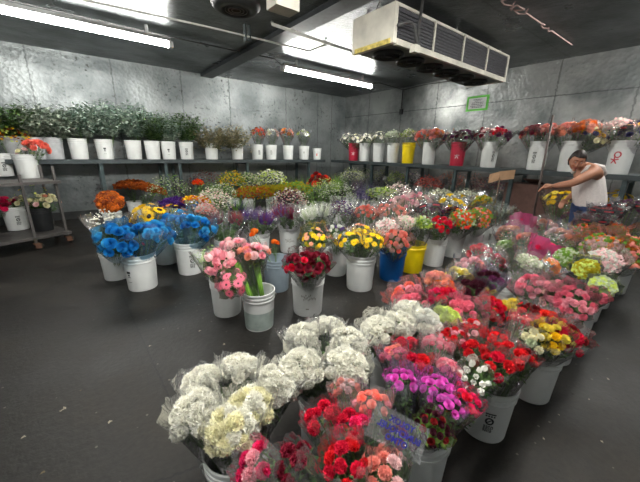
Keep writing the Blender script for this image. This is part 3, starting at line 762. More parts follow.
# cream carnations, first bucket
for (x, y, l) in ((240, 370, 'white carnation bunch at the back of the nearest bucket, top of its cluster'), (203, 384, 'small white carnation bunch at the left rear of the nearest bucket'),
    (276, 384, 'white carnation bunch on the right side of the nearest bucket'), (196, 412, 'white carnation bunch at the left front of the nearest bucket, in a flared sleeve'),
    (250, 408, 'creamy white carnation bunch in the middle of the nearest bucket'), (232, 428, 'cream carnation bunch lowest at the front of the nearest bucket')):
    cr = y >= 405 and x > 200
    q(H(x, y), .068 if cr else .072, 'carnation', ['cream', 'white'] if x == 232 else (['white', 'cream'] if cr else ['white']), l, bk=Vector((f1.x, f1.y, 0)), br=.030, n=18)
for (x, y, l) in ((302, 337, 'white carnation bunch at the back left of the second carnation bucket'), (326, 330, 'white carnation bunch at the rear of the second carnation bucket'),
    (348, 341, 'white carnation bunch between the rear and right ones of the second bucket'), (301, 368, 'round white carnation ball at the front left of the second bucket'), (346, 367, 'large round white carnation ball at the front right of the second bucket')):
    q(H(x, y), .078, 'carnation', ['white'], l, bk=Vector((f2.x, f2.y, 0)), br=.031, n=18)
for (x, y, c, l) in ((378, 331, ['white'], 'creamy white carnation bunch leftmost in the third carnation row'), (399, 324, ['white'], 'white carnation bunch second in the third carnation row'),
    (426, 322, ['purewhite', 'white'], 'large white carnation ball beside the lime one'), (409, 312, ['white'], 'flat white carnation bunch tucked behind the large white ball'), (447, 319, ['lime'], 'lime green carnation bunch beside the large white ball')):
    q(H(x, y), .075, 'carnation', c, l, bk=Vector((1.38, 1.0, 0)), br=.030, n=17)
for (x, y, c, r, s, l) in ((407, 297, ['coral', 'pink'], .10, 'clear', 'dusky pink carnations in a crumpled clear sleeve behind the white row'), (412, 307, ['rosepink'], .08, 'clear', 'bright pink carnation bunch above the white row'),
    (444, 298, ['hotpink', 'crimson'], .09, 'pinktint', 'deep pink rose bouquet in a pink tinted sleeve'), (461, 314, ['rosepink'], .085, 'clear', 'coral pink carnation ball beside the lime carnations')):
    q(H(x, y), r, 'carnation', c, l, bk=Vector((1.93, 1.02, 0)), br=.030, sleeve=s)
for (x, y, c, r, s, l) in ((438, 281, ['peach', 'salmon'], .09, 'clear', 'salmon pink carnation bunch left of the pale yellow one'), (445, 288, ['peach', 'orange'], .07, 'thin', 'apricot carnation bunch in front of the salmon one'),
    (460, 277, ['softyellow'], .085, 'clear', 'pale yellow carnation bunch at the back of the front block'), (472, 291, ['burgundy'], .08, 'violet', 'dark burgundy bouquet wrapped in violet film'),
    (489, 281, ['plum', 'burgundy'], .09, 'violet', 'purple rose bouquet in crinkled violet wrap'), (470, 266, ['salmon', 'pink'], .10, 'clear', 'salmon pink bouquet behind the pale yellow carnations'),
    (491, 262, ['crimson', 'dkred'], .10, 'pinktint', 'deep red bouquet behind the purple wrapped roses')):
    q(H(x, y), r, 'carnation', c, l, bk=Vector((2.48, 1.04, 0)) if x > 465 else Vector((1.93, 1.02, 0)), br=.030, sleeve=s)
for (x, y, c, r, k, s, l) in ((478, 252, ['crimson', 'red'], .09, 'carnation', 'clear', 'crimson bouquet left of the hot pink wraps'), (528, 266, ['sagewhite', 'white'], .11, 'fill', 'clear', 'cream white spray bouquet above the pink spray ones'), (552, 266, ['orange', 'coral'], .075, 'lily', 'clear', 'orange lily bouquet between cream and yellow green ones')):
    q(H(x, y), r, k, c, l, bk=Vector((3.05, 1.05, 0)), sleeve=s)
for (x, y, c, r, k, s, l) in ((508, 234, ['peach'], .12, 'carnation', 'clear', 'peach carnation bouquet at the left end of the hot pink wraps'), (522, 228, ['hotpink'], .13, 'carnation', 'hot', 'bouquet wrapped in hot pink printed film, higher of two'),
    (527, 241, ['peach', 'salmon'], .11, 'carnation', 'clear', 'peach carnation bouquet between the two hot pink wraps'), (544, 250, ['hotpink'], .12, 'carnation', 'hot', 'bouquet in hot pink printed wrap with pale lines, lower of two'),
    (505, 247, ['green', 'sagewhite'], .08, 'fill', 'clear', 'small green filler bunch below the leftmost peach carnations')):
    q(H(x, y), r, k, c, l, bk=Vector((3.62, 1.06, 0)), sleeve=s, br=.034 if k == 'carnation' else None)
for (x, y, c, r, k, s, l) in ((560, 238, ['peach', 'palepink'], .14, 'carnation', 'clear', 'wide pale peach bouquet behind the lower hot pink wrap'), (545, 228, ['peach', 'salmon'], .12, 'carnation', 'clear', 'peach bouquet at the far end of the front block'),
    (572, 222, ['burgundy', 'plum'], .13, 'carnation', 'smoky', 'dark red bouquet in smoky black banded wrap behind the peach ones'),):
    q(H(x, y), r, k, c, l, bk=Vector((4.2, 1.06, 0)), sleeve=s, br=.036)
for (x, y, c, r, k, s, l) in ((588, 236, ['orange', 'salmon', 'green'], .16, 'fill', 'clear', 'orange and green alstroemeria bunch right of the peach bouquets'), (612, 236, ['orange', 'peach', 'green'], .17, 'fill', 'thin', 'orange alstroemeria bunch with pink touches near the right edge'),
    (630, 252, ['dkorange', 'green', 'salmon'], .17, 'fill', 'thin', 'rusty orange alstroemeria bunch cut by the right edge'), (600, 249, ['orange', 'brownpink', 'green'], .15, 'fill', 'clear', 'brownish orange bunch above the yellow green bouquet')):
    q(H(x, y, .60), r, k, c, l, bk=Vector((4.75, .95, 0)) if y < 240 else Vector((4.75, .46, 0)), sleeve=s, br=.017)
for (x, y, z, c, l) in ((605, 213, .85, 'dkred', 'smoky wrapped bouquet with a dark band, left of the right edge group'), (628, 207, .9, 'plum', 'smoky wrapped bouquet with a dark band at the right edge'), (592, 222, .75, 'burgundy', 'clear wrapped dark bouquet in front of the two dark banded ones')):
    p_ = at(x, y, z); q(p_, .13, 'rose', [c, 'burgundy'], l, base=(p_.x-.03, p_.y, .05), bk=None, sleeve='smoky', br=.03, leaf=LEAF_G)
    FB(p_.x, p_.y, 'white bucket under a '+{'dkred': 'smoky banded bouquet', 'plum': 'banded bouquet at the right edge', 'burgundy': 'clear wrapped dark bouquet'}[c])
for (x, y, c, r, k, s, l) in ((586, 269, ['lime', 'mustard'], .085, 'fill', 'violet', 'yellow green bouquet in pale printed wrap'), (603, 262, ['greywhite', 'palepink'], .13, 'fill', 'clear', 'pale bunch under a broad crumpled clear sleeve at the right'),
    (566, 258, ['sagewhite', 'green'], .10, 'fill', 'clear', 'green and cream filler bunch behind the yellow green bouquet'), (602, 287, ['sagewhite', 'lime'], .075, 'fill', 'clear', 'small cream green bunch over the aisle, right of the pink spray bouquets')):
    q(H(x, y), r, k, c, l, bk=Vector((4.12, .50, 0)), sleeve=s)
for (x, y, c, r, k, s, l) in ((530, 286, ['rosepink', 'pink'], .10, 'spray', 'clear', 'pink spray bouquet below the cream white one'), (553, 294, ['pink', 'brownpink'], .095, 'spray', 'clear', 'dusky pink spray bouquet in the middle of the aisle row'),
    (572, 302, ['rosepink', 'pink'], .10, 'spray', 'clear', 'pink spray bouquet at the front of the aisle row'), (595, 297, ['rosepink'], .055, 'spray', 'thin', 'small pink bunch leaning over the aisle')):
    q(H(x, y), r, k, c, l, bk=Vector((3.24, .48, 0)) if x > 550 else Vector((2.7, .47, 0)), sleeve=s, br=.022)
for (x, y, c, r, k, s, l) in ((508, 307, ['softyellow'], .055, 'carnation', 'thin', 'narrow pale yellow bunch among red ones at the top of the red cluster'), (492, 309, ['red', 'crimson'], .085, 'spray', 'clear', 'bright red spray bouquet left of the narrow yellow bunch'),
    (530, 315, ['red', 'dkred'], .08, 'spray', 'clear', 'dark red spray bouquet right of the narrow yellow bunch'), (548, 322, ['redorange'], .075, 'carnation', 'clear', 'orange red carnation bouquet beside the aisle'),
    (551, 338, ['yellow', 'softyellow'], .07, 'spray', 'clear', 'bright yellow spray bouquet at the aisle side of the red cluster'), (534, 341, ['cream', 'sagewhite'], .045, 'spray', 'thin', 'small cream bunch left of the bright yellow one'),
    (567, 337, ['dkred', 'crimson'], .075, 'spray', 'clear', 'dark red bunch in a wide clear sleeve jutting over the aisle')):
    q(H(x, y), r, k, c, l, bk=Vector((2.13, .44, 0)) if x > 500 else Vector((1.93, 1.02, 0)), sleeve=s, br=.021 if k == 'spray' else .028)
for (x, y, c, r, k, s, l) in ((522, 324, ['salmon', 'red'], .06, 'spray', 'pinktint', 'salmon and red bunch in the middle of the red cluster'), (496, 338, ['red'], .045, 'rose', 'pinktint', 'small red rose bunch in speckled film'), (510, 354, ['red'], .062, 'carnation', 'clear', 'red carnation bouquet above the labelled bucket'),
    (474, 352, ['red', 'crimson'], .05, 'carnation', 'clear', 'dark red carnation ball left of the white roses'), (496, 365, ['red', 'crimson'], .055, 'carnation', 'clear', 'red carnation bouquet right of the white roses'), (527, 358, ['dkred', 'red'], .04, 'spray', 'thin', 'few small dark red blooms hanging over the bucket rim'),
    (474, 377, ['purewhite'], .055, 'tulip', 'thin', 'white budded rose bunch hanging over the labelled bucket'), (470, 330, ['red', 'palepink'], .07, 'spray', 'pinktint', 'red bunch in red speckled film below the coral pink ball'), (452, 338, ['pink', 'red'], .06, 'spray', 'pinktint', 'red and pink bunch in speckled film below the lime carnations')):
    q(H(x, y), r, k, c, l, bk=Vector((1.61, .5, 0)), sleeve=s, br={'spray': .016, 'carnation': .026, 'rose': .02, 'tulip': .017}[k])
for (x, y, c, r, k, s, l) in ((394, 355, ['rosepink', 'salmon'], .06, 'spray', 'violet', 'pink spray carnation bouquet below the third white row'), (405, 346, ['crimson'], .05, 'carnation', 'thin', 'crimson bunch just below the white carnation row'), (436, 346, ['pink', 'rosepink'], .065, 'spray', 'clear', 'pale pink spray bouquet with tiny blooms'),
    (449, 368, ['rosepink', 'pink'], .05, 'spray', 'clear', 'pink spray bunch right of the crimson stripe'), (416, 364, ['crimson', 'red'], .055, 'carnation', 'pinktint', 'crimson carnation bouquet above the magenta ones'),
    (402, 381, ['magenta'], .055, 'spikerose', 'violet', 'violet magenta rose bouquet, left of two'), (438, 389, ['magenta'], .062, 'spikerose', 'violet', 'violet magenta rose bouquet, right of two'), (449, 407, ['magenta'], .045, 'spikerose', 'violet', 'small magenta bunch lowest of the violet ones'),
    (467, 402, ['hotpink', 'crimson'], .045, 'spikerose', 'pinktint', 'hot pink bunch right of the magenta roses'), (433, 428, ['burgundy', 'dkred'], .05, 'rose', 'thin', 'dark burgundy bunch with green buds at the aisle corner')):
    q(H(x, y), r, k, c, l, bk=Vector((1.14, .52, 0)), sleeve=s, br={'spray': .014, 'carnation': .024, 'rose': .013, 'spikerose': .018}[k], n=30 if k == 'spray' else None, leaf=LEAF_L if y == 428 else LEAF)
for (x, y, c, r, k, s, l) in ((371, 404, ['coral', 'salmon', 'pink'], .065, 'spikerose', 'clear', 'coral pink spray rose bouquet with striped petals'), (345, 388, ['palepink', 'salmon'], .05, 'spray', 'clear', 'pale salmon bunch beside the large white carnation ball'),
    (322, 418, ['crimson'], .055, 'carnation', 'thin', 'crimson carnation bunch, upper left of the bright cluster'), (350, 428, ['crimson', 'hotpink'], .06, 'carnation', 'clear', 'crimson carnation bouquet in the middle of the bright cluster'), (346, 462, ['crimson', 'red'], .062, 'carnation', 'clear', 'crimson carnation bouquet with green buds at the bottom edge'),
    (292, 463, ['maroon'], .05, 'carnation', 'clear', 'maroon carnation bunch at the bottom edge left of the crimson ones'), (256, 466, ['hotpink', 'pink'], .055, 'carnation', 'clear', 'hot pink carnation bunch in a tall clear sleeve at the bottom edge'), (386, 474, ['salmon', 'palepink'], .05, 'carnation', 'clear', 'pink and white edged carnation bunch at the bottom edge'),
    (398, 440, ['plum', 'burgundy'], .045, 'rose', 'thin', 'dark plum bouquet behind the clear film with blue mirrored letters')):
    q(H(x, y), r, k, c, l, bk=Vector((.66, .46, 0)), sleeve=s, br={'spray': .014, 'carnation': .022, 'rose': .016, 'spikerose': .018}[k])

# ---- middle block
HZ = .62; TOPS[0] = .35
GM = 'bouquets in the middle block'
def q(hd, r, *a, **k):
    if k.get('br') and a[0] in ('rose', 'daisy', 'tulip', 'gerbera', 'spray'): k['br'] *= 1.1
    if a[0] == 'spike': k.setdefault('sleeve', 'thin'); k.setdefault('top', .1)
    return bouquet(hd, r*1.14, *a, group=k.pop('group', GM), **k)
B = lambda x, y: Vector((x, y, 0))
for (x, y, l, b) in ((118, 240, 'blue dyed rose bouquet leftmost, in a wide clear sleeve', (.16, 4.22)), (140, 236, 'blue dyed rose bouquet in the nearest left bucket', (.40, 3.85)), (157, 231, 'blue dyed rose bouquet at the right of the nearest left bucket', (.40, 3.85)),
    (176, 222, 'blue dyed rose bouquet left in the bucket with the black printed block', (.95, 4.02)), (199, 227, 'blue dyed rose bouquet right in the bucket with the black printed block', (.95, 4.02)), (195, 213, 'blue dyed rose bouquet at the back of the printed bucket', (.95, 4.02))):
    q(H(x, y, .60), .135, 'rose', ['blue', 'cyan'], l, bk=B(*b), br=.050, n=15, sleeve='blue', leaf=LEAF_D)
q(H(136, 245, .50), .05, 'rose', ['crimson', 'indigo'], 'tiny red and blue flowers under the nearest blue roses', bk=B(.40, 3.85), sleeve=None, br=.02, n=4)
q(H(144, 213, .68), .14, 'daisy', ['yellow'], 'golden yellow sunflower bunch left of the dark centred one', bk=B(.78, 4.5), n=12, br=.055, name='sunflower_bouquet')
q(H(156, 214, .68), .10, 'sunflower', ['yellow'], 'sunflower bouquet with one big dark centre facing front', bk=B(.78, 4.5), n=3, br=.09)
q(H(108, 222, .66), .15, 'fill', ['greywhite', 'white'], 'empty looking clear sleeves with white filler, behind the leftmost blue roses', bk=B(.16, 4.22), n=60)
q(H(110, 202, .64), .15, 'mumball', ['dkorange', 'orange', 'rust'], 'bright orange chrysanthemum bunch, leftmost at the back', bk=B(.37, 6.58), sleeve=None, br=.03, n=220)
q(H(150, 190, .68), .24, 'mumball', ['dkorange', 'dkorange', 'rust'], 'golden orange chrysanthemum dome near the back wall', bk=B(.90, 7.0), sleeve=None, br=.03, n=240)
def solo(px, py, z, r, kind, cols, desc, **k):
    col = k.pop('bcol', WHITE_P); p_ = at(px, py, z)
    # keep the buckets apart
    for _ in range(40):
        mv = Vector()
        for bq, o, s_c in BUCKETS:
            d = Vector((p_.x, p_.y, 0))-bq
            if d.length < .31: mv += (d.normalized() if d.length > .01 else Vector((1, 0, 0)))*(.31-d.length+.005)
        if mv.length < 1e-4: break
        p_ += mv
    p_.x = min(p_.x, 7.2); p_.y = min(p_.y, YW-.3)
    bucket(p_.x, p_.y, col, 'bucket under the '+desc, bail=None)
    return q(at(px, py, z), r*1.28, kind, cols, desc, bk=Vector((p_.x, p_.y, 0)), **k)
solo(132, 186, .70, .22, 'mumball', ['rust', 'dkorange'], 'dark rust chrysanthemum bunch nearest the wall at left', sleeve=None, br=.03, n=200, leaf=LEAF_D)
solo(169, 192, .70, .26, 'fill', ['sagewhite', 'green'], 'pale sage green filler bunch right of the orange chrysanthemums', sleeve=None, leaf=LEAF_O, n=220)
solo(176, 204, .72, .15, 'mumball', ['purple'], 'deep purple flower dome behind the blue roses', sleeve=None, br=.02)
solo(194, 203, .72, .14, 'mumball', ['yellow', 'orange'], 'golden yellow flower dome beside the purple one', sleeve=None, br=.03)
solo(172, 213, .66, .13, 'daisy', ['orange', 'yellow'], 'yellow orange daisy bouquet just behind the blue roses', br=.03, n=14)
solo(186, 187, .70, .28, 'foliage', [], 'dark reddish foliage bunch near the back wall', sleeve=None, leaf=petal(C('burgundy'), rgb(64, 66, 40), 10))
solo(206, 182, .74, .24, 'fill', ['dkred', 'rust', 'burgundy'], 'dark red flower bunch close to the shelf post', sleeve=None)
solo(198, 184, .78, .08, 'fill', ['redorange', 'orange'], 'small orange red bunch among dark red foliage', sleeve=None)
solo(213, 192, .70, .24, 'foliage', ['green'], 'fresh green leafy bunch behind the white filler', sleeve=None, leaf=LEAF_L, br=.06)
solo(232, 184, .72, .24, 'fill', ['yellow', 'softyellow', 'green'], 'yellow flower bunch near the back, left of the green white one', sleeve=None, br=.022)
solo(222, 196, .70, .20, 'fill', ['sagewhite', 'greywhite', 'green'], 'greenish white bunch below the yellow one', sleeve=None)
solo(248, 184, .72, .22, 'fill', ['cream', 'green', 'sagewhite'], 'cream and green bunch left of the chrysanthemum domes', sleeve=None, br=.02)
solo(271, 182, .74, .26, 'fill', ['white', 'lime', 'sagewhite'], 'white and lime bunch behind the yellow green chrysanthemums', sleeve=None, br=.024)
solo(254, 194, .70, .25, 'mumball', ['dkorange', 'mustard'], 'orange chrysanthemum dome left of the mustard ones', sleeve=None, br=.022, leaf=LEAF_D)
solo(273, 192, .70, .25, 'mumball', ['mustard'], 'mustard yellow chrysanthemum dome, left of two', sleeve=None, br=.022, leaf=LEAF_D)
solo(294, 189, .70, .27, 'mumball', ['mustard', 'green'], 'mustard green chrysanthemum dome, right of two', sleeve=None, br=.022, leaf=LEAF_D)
solo(291, 203, .70, .20, 'fill', ['brownpink', 'plum', 'greywhite'], 'brownish pink heather bunch below the mustard domes', sleeve=None, br=.016)
solo(213, 206, .70, .21, 'fill', ['white', 'sagewhite', 'palepink'], 'white lacy filler bunch behind the plum bouquets', sleeve=None, br=.014, n=260)
solo(236, 206, .70, .15, 'spike', ['indigo', 'green'], 'blue green spiky bunch behind the purple spikes', sleeve=None)
q(H(214, 219, .62), .15, 'spike', ['plum', 'maroon'], 'plum heather bouquet, left of two in one bucket', bk=B(1.40, 3.83), n=16)
q(H(236, 217, .62), .12, 'spike', ['maroon', 'crimson'], 'crimson heather bouquet, right of two in one bucket', bk=B(1.40, 3.83), n=14)
q(H(224, 232, .48), .12, 'foliage', [], 'dark green leaves under the plum heather', bk=B(1.40, 3.83), sleeve=None, n=10, br=.045)
q(H(206, 212, .66), .12, 'fill', ['palepink', 'greywhite', 'salmon'], 'pale pink filler bunch behind the plum heather', bk=B(1.22, 4.3))
q(H(250, 214, .64), .15, 'spike', ['lav', 'purple'], 'purple veronica spikes, left part of their bucket', bk=B(2.0, 4.02), n=18)
q(H(266, 217, .62), .13, 'spike', ['purple', 'plum'], 'purple veronica spikes leaning right out of their bucket', bk=B(2.0, 4.02), n=14)
q(H(278, 211, .66), .14, 'spike', ['plum', 'lav', 'maroon'], 'mauve heather bunch, left part of its bucket', bk=B(2.47, 3.95), n=14)
q(H(292, 212, .64), .14, 'spike', ['maroon', 'plum'], 'maroon heather bunch, right part of its bucket', bk=B(2.47, 3.95), n=15)
q(H(275, 243, .50), .035, 'rose', ['orange'], 'single orange bloom standing in the grey bucket', bk=B(1.59, 2.83), sleeve=None, n=2, br=.035)
q(H(253, 234, .62), .03, 'rose', ['orange'], 'single orange bloom above the pink gerberas', bk=B(1.59, 2.83), sleeve=None, n=2, br=.035)
q(H(212, 256, .56), .11, 'foliage', [], 'small bright green leafy bunch left of the pink blooms', bk=B(.93, 2.60), leaf=petal(rgb(132, 172, 84), rgb(214, 226, 172), 14), br=.035, sleeve='thin')
q(H(222, 263, .60), .085, 'tulip', ['pink', 'palepink'], 'pink tulip-like bouquet leaning left', bk=B(.93, 2.60), br=.042, n=16)
q(H(232, 284, .50), .075, 'gerbera', ['rosepink'], 'pink gerbera bouquet with dark centres leaning down in front', base=(1.02, 2.42, .26), bk=None, br=.042, n=7)
q(H(234, 248, .66), .095, 'rose', ['palepink', 'pink'], 'pale pink rose bouquet with thick stems, left of two', bk=B(1.06, 2.14), br=.036, n=20, basez=.12)
q(H(254, 252, .66), .085, 'rose', ['palepink', 'pink', 'peach'], 'peach pink rose bouquet with thick stems, right of two', bk=B(1.06, 2.14), br=.036, n=17, basez=.12)
q(H(300, 263, .60), .09, 'rose', ['maroon', 'crimson'], 'maroon rose bouquet, left part of its bucket', bk=B(1.54, 2.14), br=.032, n=14)
q(H(318, 262, .60), .085, 'rose', ['maroon'], 'maroon rose bouquet, right part of its bucket', bk=B(1.54, 2.14), br=.032, n=13)
q(H(308, 271, .52), .07, 'rose', ['crimson', 'maroon'], 'crimson rose bouquet low at the front of the maroon ones', bk=B(1.54, 2.14), br=.034, n=7)
q(H(315, 238, .62), .11, 'daisy', ['yellow', 'mustard', 'peach'], 'yellow alstroemeria bouquet with pink touches', bk=B(2.12, 2.84), br=.026, n=24)
q(H(322, 210, .70), .15, 'spike', ['purewhite', 'sagewhite'], 'white stock bouquet, right of two in a white bucket', base=(2.72, 3.35, .05), n=18)
q(H(309, 212, .70), .14, 'spike', ['purewhite', 'sagewhite'], 'white stock bouquet, left of two in a white bucket', base=(2.64, 3.38, .05), n=18)
FB(2.66, 3.34, 'white bucket with a crimson rim band under the white stock bouquets')
q(H(349, 239, .62), .10, 'daisy', ['yellow'], 'yellow chrysanthemum bouquet, left part of its bucket', bk=B(2.45, 2.34), br=.032, n=14)
q(H(362, 232, .66), .11, 'daisy', ['yellow', 'softyellow', 'peach'], 'yellow and peach chrysanthemum bouquet at the back of its bucket', bk=B(2.45, 2.34), br=.032, n=16)
q(H(374, 240, .62), .09, 'daisy', ['yellow'], 'yellow chrysanthemum bouquet leaning right over its bucket', bk=B(2.45, 2.34), br=.032, n=13)
q(H(360, 247, .50), .09, 'foliage', [], 'dark green leaves below the yellow chrysanthemums', bk=B(2.45, 2.34), sleeve=None, br=.05, n=9)
q(H(336, 234, .62), .09, 'tulip', ['greywhite', 'lav'], 'pale lilac bunch left of the yellow chrysanthemums', bk=B(2.42, 2.74), br=.026)
q(H(397, 240, .60), .11, 'spray', ['salmon', 'coral', 'brownpink'], 'salmon spray bouquet in the blue bucket', bk=B(2.88, 2.22), br=.024)
q(H(386, 230, .66), .12, 'fill', ['palepink', 'brownpink', 'greywhite'], 'dusty pink filler bouquet at the back of the blue bucket', bk=B(2.88, 2.22))
q(H(404, 225, .64), .12, 'fill', ['greywhite', 'palepink', 'sagewhite'], 'pale mixed bouquet left in the yellow floor bucket', bk=B(3.36, 2.26))
q(H(421, 226, .62), .11, 'fill', ['lime', 'sagewhite', 'green'], 'lime and white bouquet right in the yellow floor bucket', bk=B(3.36, 2.26), br=.02)
q(H(440, 225, .60), .12, 'rose', ['red', 'crimson'], 'bright red bouquet in the bucket right of the yellow one', bk=B(3.84, 2.28), br=.035)
q(H(430, 212, .68), .14, 'rose', ['burgundy', 'plum'], 'burgundy bouquet under black and red banded film', bk=B(3.84, 2.28), sleeve='smoky', br=.03)
q(H(452, 214, .66), .13, 'rose', ['crimson', 'burgundy'], 'dark red banded bouquet left of the orange green ones', bk=B(4.38, 2.30), sleeve='smoky', br=.03)
q(H(462, 220, .62), .14, 'fill', ['orange', 'green', 'green', 'redorange', 'sagewhite'], 'orange red and green alstroemeria bouquet, left of two', bk=B(4.38, 2.30), br=.018)
q(H(479, 218, .62), .14, 'fill', ['green', 'orange', 'green', 'salmon'], 'orange and green alstroemeria bouquet, right of two', bk=B(4.92, 2.27), br=.018)
q(H(482, 204, .68), .14, 'fill', ['yellow', 'lime', 'green'], 'yellow green bouquet near the right end of its row', bk=B(5.62, 2.31), br=.022, leaf=LEAF_D)
q(H(497, 208, .66), .16, 'foliage', [], 'grey green foliage bouquet at the right end of its row', bk=B(5.62, 2.31), leaf=LEAF_G, br=.04)
q(H(519, 198, .70), .24, 'foliage', [], 'grey silvery foliage bunch behind the pole', bk=B(6.75, 2.75), leaf=LEAF_G, sleeve=None, br=.045, n=34)
solo(452, 203, .70, .16, 'lily', ['yellow'], 'yellow lily bouquet in the middle of the rows', br=.06, n=9)
solo(440, 200, .68, .18, 'fill', ['cream', 'white', 'sagewhite'], 'cream filler bouquet left of the yellow lilies')
solo(466, 200, .68, .18, 'fill', ['sagewhite', 'greywhite', 'cream'], 'pale green bouquet right of the yellow lilies')
solo(402, 205, .68, .17, 'spray', ['pink', 'brownpink', 'palepink'], 'dusty pink spray bouquet, left of the mauve ones', br=.03)
solo(416, 202, .68, .18, 'spray', ['pink', 'palepink', 'brownpink'], 'mauve pink spray bouquet behind the banded wraps', br=.03)
solo(391, 213, .66, .15, 'spray', ['salmon', 'brownpink'], 'brownish rose spray bouquet right of the tall dark spikes', br=.028)
solo(398, 195, .70, .2, 'fill', ['palepink', 'white'], 'very pale pink bouquet behind the dusty pink ones')
solo(382, 194, .72, .22, 'mumball', ['lime', 'sagewhite', 'green'], 'pale green hydrangea-like bunch right of the tall dark spikes', sleeve=None, br=.02)
solo(364, 190, .80, .24, 'spike', ['indigo', 'lav'], 'tall dark indigo delphinium spikes in the middle', sleeve=None, br=.35, n=18)
solo(352, 203, .72, .16, 'spike', ['indigo', 'greywhite'], 'dark blue spikes left of the tall delphiniums', sleeve='thin', br=.25)
solo(366, 213, .64, .12, 'spray', ['coral', 'salmon'], 'small coral spray bunch above the yellow chrysanthemums', br=.024)
solo(341, 212, .64, .14, 'fill', ['plum', 'greywhite', 'lav'], 'mauve and white bunch right of the white stock')
solo(337, 196, .70, .24, 'fill', ['sagewhite', 'greywhite', 'green'], 'grey green and white bunch behind the white stock', sleeve=None, leaf=LEAF_G)
solo(314, 193, .70, .28, 'foliage', [], 'green leafy bunch with pale tips below the red bloom', sleeve=None, leaf=LEAF_L, br=.06)
solo(327, 190, .70, .22, 'fill', ['green', 'sagewhite', 'lime'], 'mid green bunch right of the leafy one', sleeve=None)
solo(303, 180, .85, .26, 'blades', [], 'tall green gladiolus leaves near the shelf end, left', sleeve=None, leaf=LEAF_L)
solo(336, 178, .85, .30, 'blades', [], 'tall green gladiolus leaves near the shelf end, right', sleeve=None, leaf=LEAF_L, n=34)
solo(319, 181, .85, .16, 'rose', ['redorange', 'dkred'], 'red bloom cluster between tall green leaves near the corner', sleeve=None, br=.06)
# row under the right shelf
for (x, y, z, r, k, c, s, l) in ((352, 178, .80, .24, 'fill', ['white', 'lime', 'sagewhite'], 'thin', 'white green bunch under the red shelf bucket'), (352, 185, .75, .2, 'foliage', [], None, 'dark maroon foliage right of the tall green leaves'),
    (368, 178, .80, .24, 'fill', ['white', 'cream', 'green'], 'thin', 'white bunch under the second and third shelf buckets'), (384, 178, .80, .24, 'fill', ['lime', 'white', 'green'], 'thin', 'lime white bunch below the middle of the right shelf'),
    (397, 181, .80, .2, 'fill', ['lime', 'green'], 'thin', 'small lime bunch under the yellow shelf bucket'), (410, 181, .80, .24, 'fill', ['palepink', 'white', 'lav'], 'clear', 'pale pink bunch below the yellow shelf bucket'),
    (428, 186, .78, .20, 'fill', ['redorange', 'salmon'], 'clear', 'salmon red bunch right of the pale pink one, below the shelf'), (449, 184, .78, .25, 'fill', ['orange', 'salmon', 'brownpink'], 'clear', 'apricot bunch under the crimson shelf bucket'),
    (470, 186, .78, .25, 'fill', ['salmon', 'rust', 'brownpink'], 'clear', 'rust salmon bunch right of the apricot one'), (489, 190, .76, .24, 'fill', ['plum', 'maroon', 'brownpink'], 'clear', 'plum bunch left of the cardboard sign'),
    (374, 186, .74, .2, 'foliage', [], None, 'blackish foliage behind the delphinium spikes'), (541, 200, .72, .24, 'foliage', [], None, 'silvery foliage bunch below the outstretched hand')):
    lf = {352: petal(C('burgundy'), rgb(40, 30, 34), 10), 374: petal(rgb(30, 30, 36), rgb(60, 52, 66), 10), 541: LEAF_G}.get(x, LEAF_D)
    solo(x, y, z, r, k, c, l, sleeve=s, leaf=lf)
solo(562, 199, .85, .16, 'daisy', ['yellow', 'softyellow'], 'yellow daisy bunch beside the leaning person', br=.045, sleeve='thin')
solo(616, 200, .85, .15, 'daisy', ['yellow'], 'yellow daisy bunch behind the person, at the right', br=.045, sleeve='thin')

# ---- back wall shelf
TOPS[0] = .6
GS = 'buckets on the wall shelves'; GB = 'bunches on the wall shelves'
def shb(px, wall, col, label, back=.20, **k):
    if wall == 'b': p_ = aty(px, 145, YS+back)
    else: p_ = atx(px, 145, XS+back)
    bucket(p_.x, p_.y, col, label, z=ZS+.001, group=GS, tall=1.28 if wall == 'r' else 1, **k); return Vector((p_.x, p_.y, ZS))
def shq(px, py, dep, r, kind, cols, label, bk, wall, **k):
    hd = aty(px, py, YS+dep) if wall == 'b' else atx(px, py+5, XS+dep)
    off = Vector((hd.x-bk.x, hd.y-bk.y, 0)); l = off.length; f = .33/(hd.z-ZS-.03)
    ob = (min(l, .09)-l*f)/(1-f) if f < .95 else 0; ob = max(-.09, min(.09, ob))
    bs = Vector((bk.x, bk.y, ZS+.03))+(off.normalized()*ob if l > 1e-4 else Vector())
    return bouquet(hd, r, kind, cols, label, base=bs, group=GB, **k)
B1 = [shb(px, 'b', c_, l, **k) for px, c_, l, k in (
    (14, DUL_P, 'dull grey shelf bucket at the left edge behind the cart', {}), (35, DUL_P, 'dull grey shelf bucket behind the coral blooms', {}), (53, DUL_P, 'grey shelf bucket left of the first clear white one', {}), (78, WHITE_P, 'white shelf bucket directly right of the cart corner', {}), (104, WHITE_P, 'white shelf bucket with a dark round printed mark', dict(pr='small', pang=0)),
    (133, WHITE_P, 'plain white shelf bucket left of the first shelf posts', {}), (152, WHITE_P, 'white shelf bucket second left of the shelf posts', {}), (168, WHITE_P, 'white shelf bucket with a small print above the left shelf post', dict(pr='small')),
    (186, WHITE_P, 'white shelf bucket with a tall printed block, right of the shelf posts', dict(pr='block')), (211, WHITE_P, 'white shelf bucket half covered by drooping foliage, left', {}), (237, WHITE_P, 'white shelf bucket half covered by drooping foliage, right', {}),
    (257, WHITE_P, 'white shelf bucket of orange red flowers', dict(pr='pair', pang=20)), (271, WHITE_P, 'white shelf bucket of pale mixed flowers', dict(pr='pair', pmat=INK_G)), (288, WHITE_P, 'white shelf bucket of orange flowers, third from the shelf end', {}), (304, WHITE_P, 'white shelf bucket of white lilies', dict(pr='small', pmat=INK_G)))]
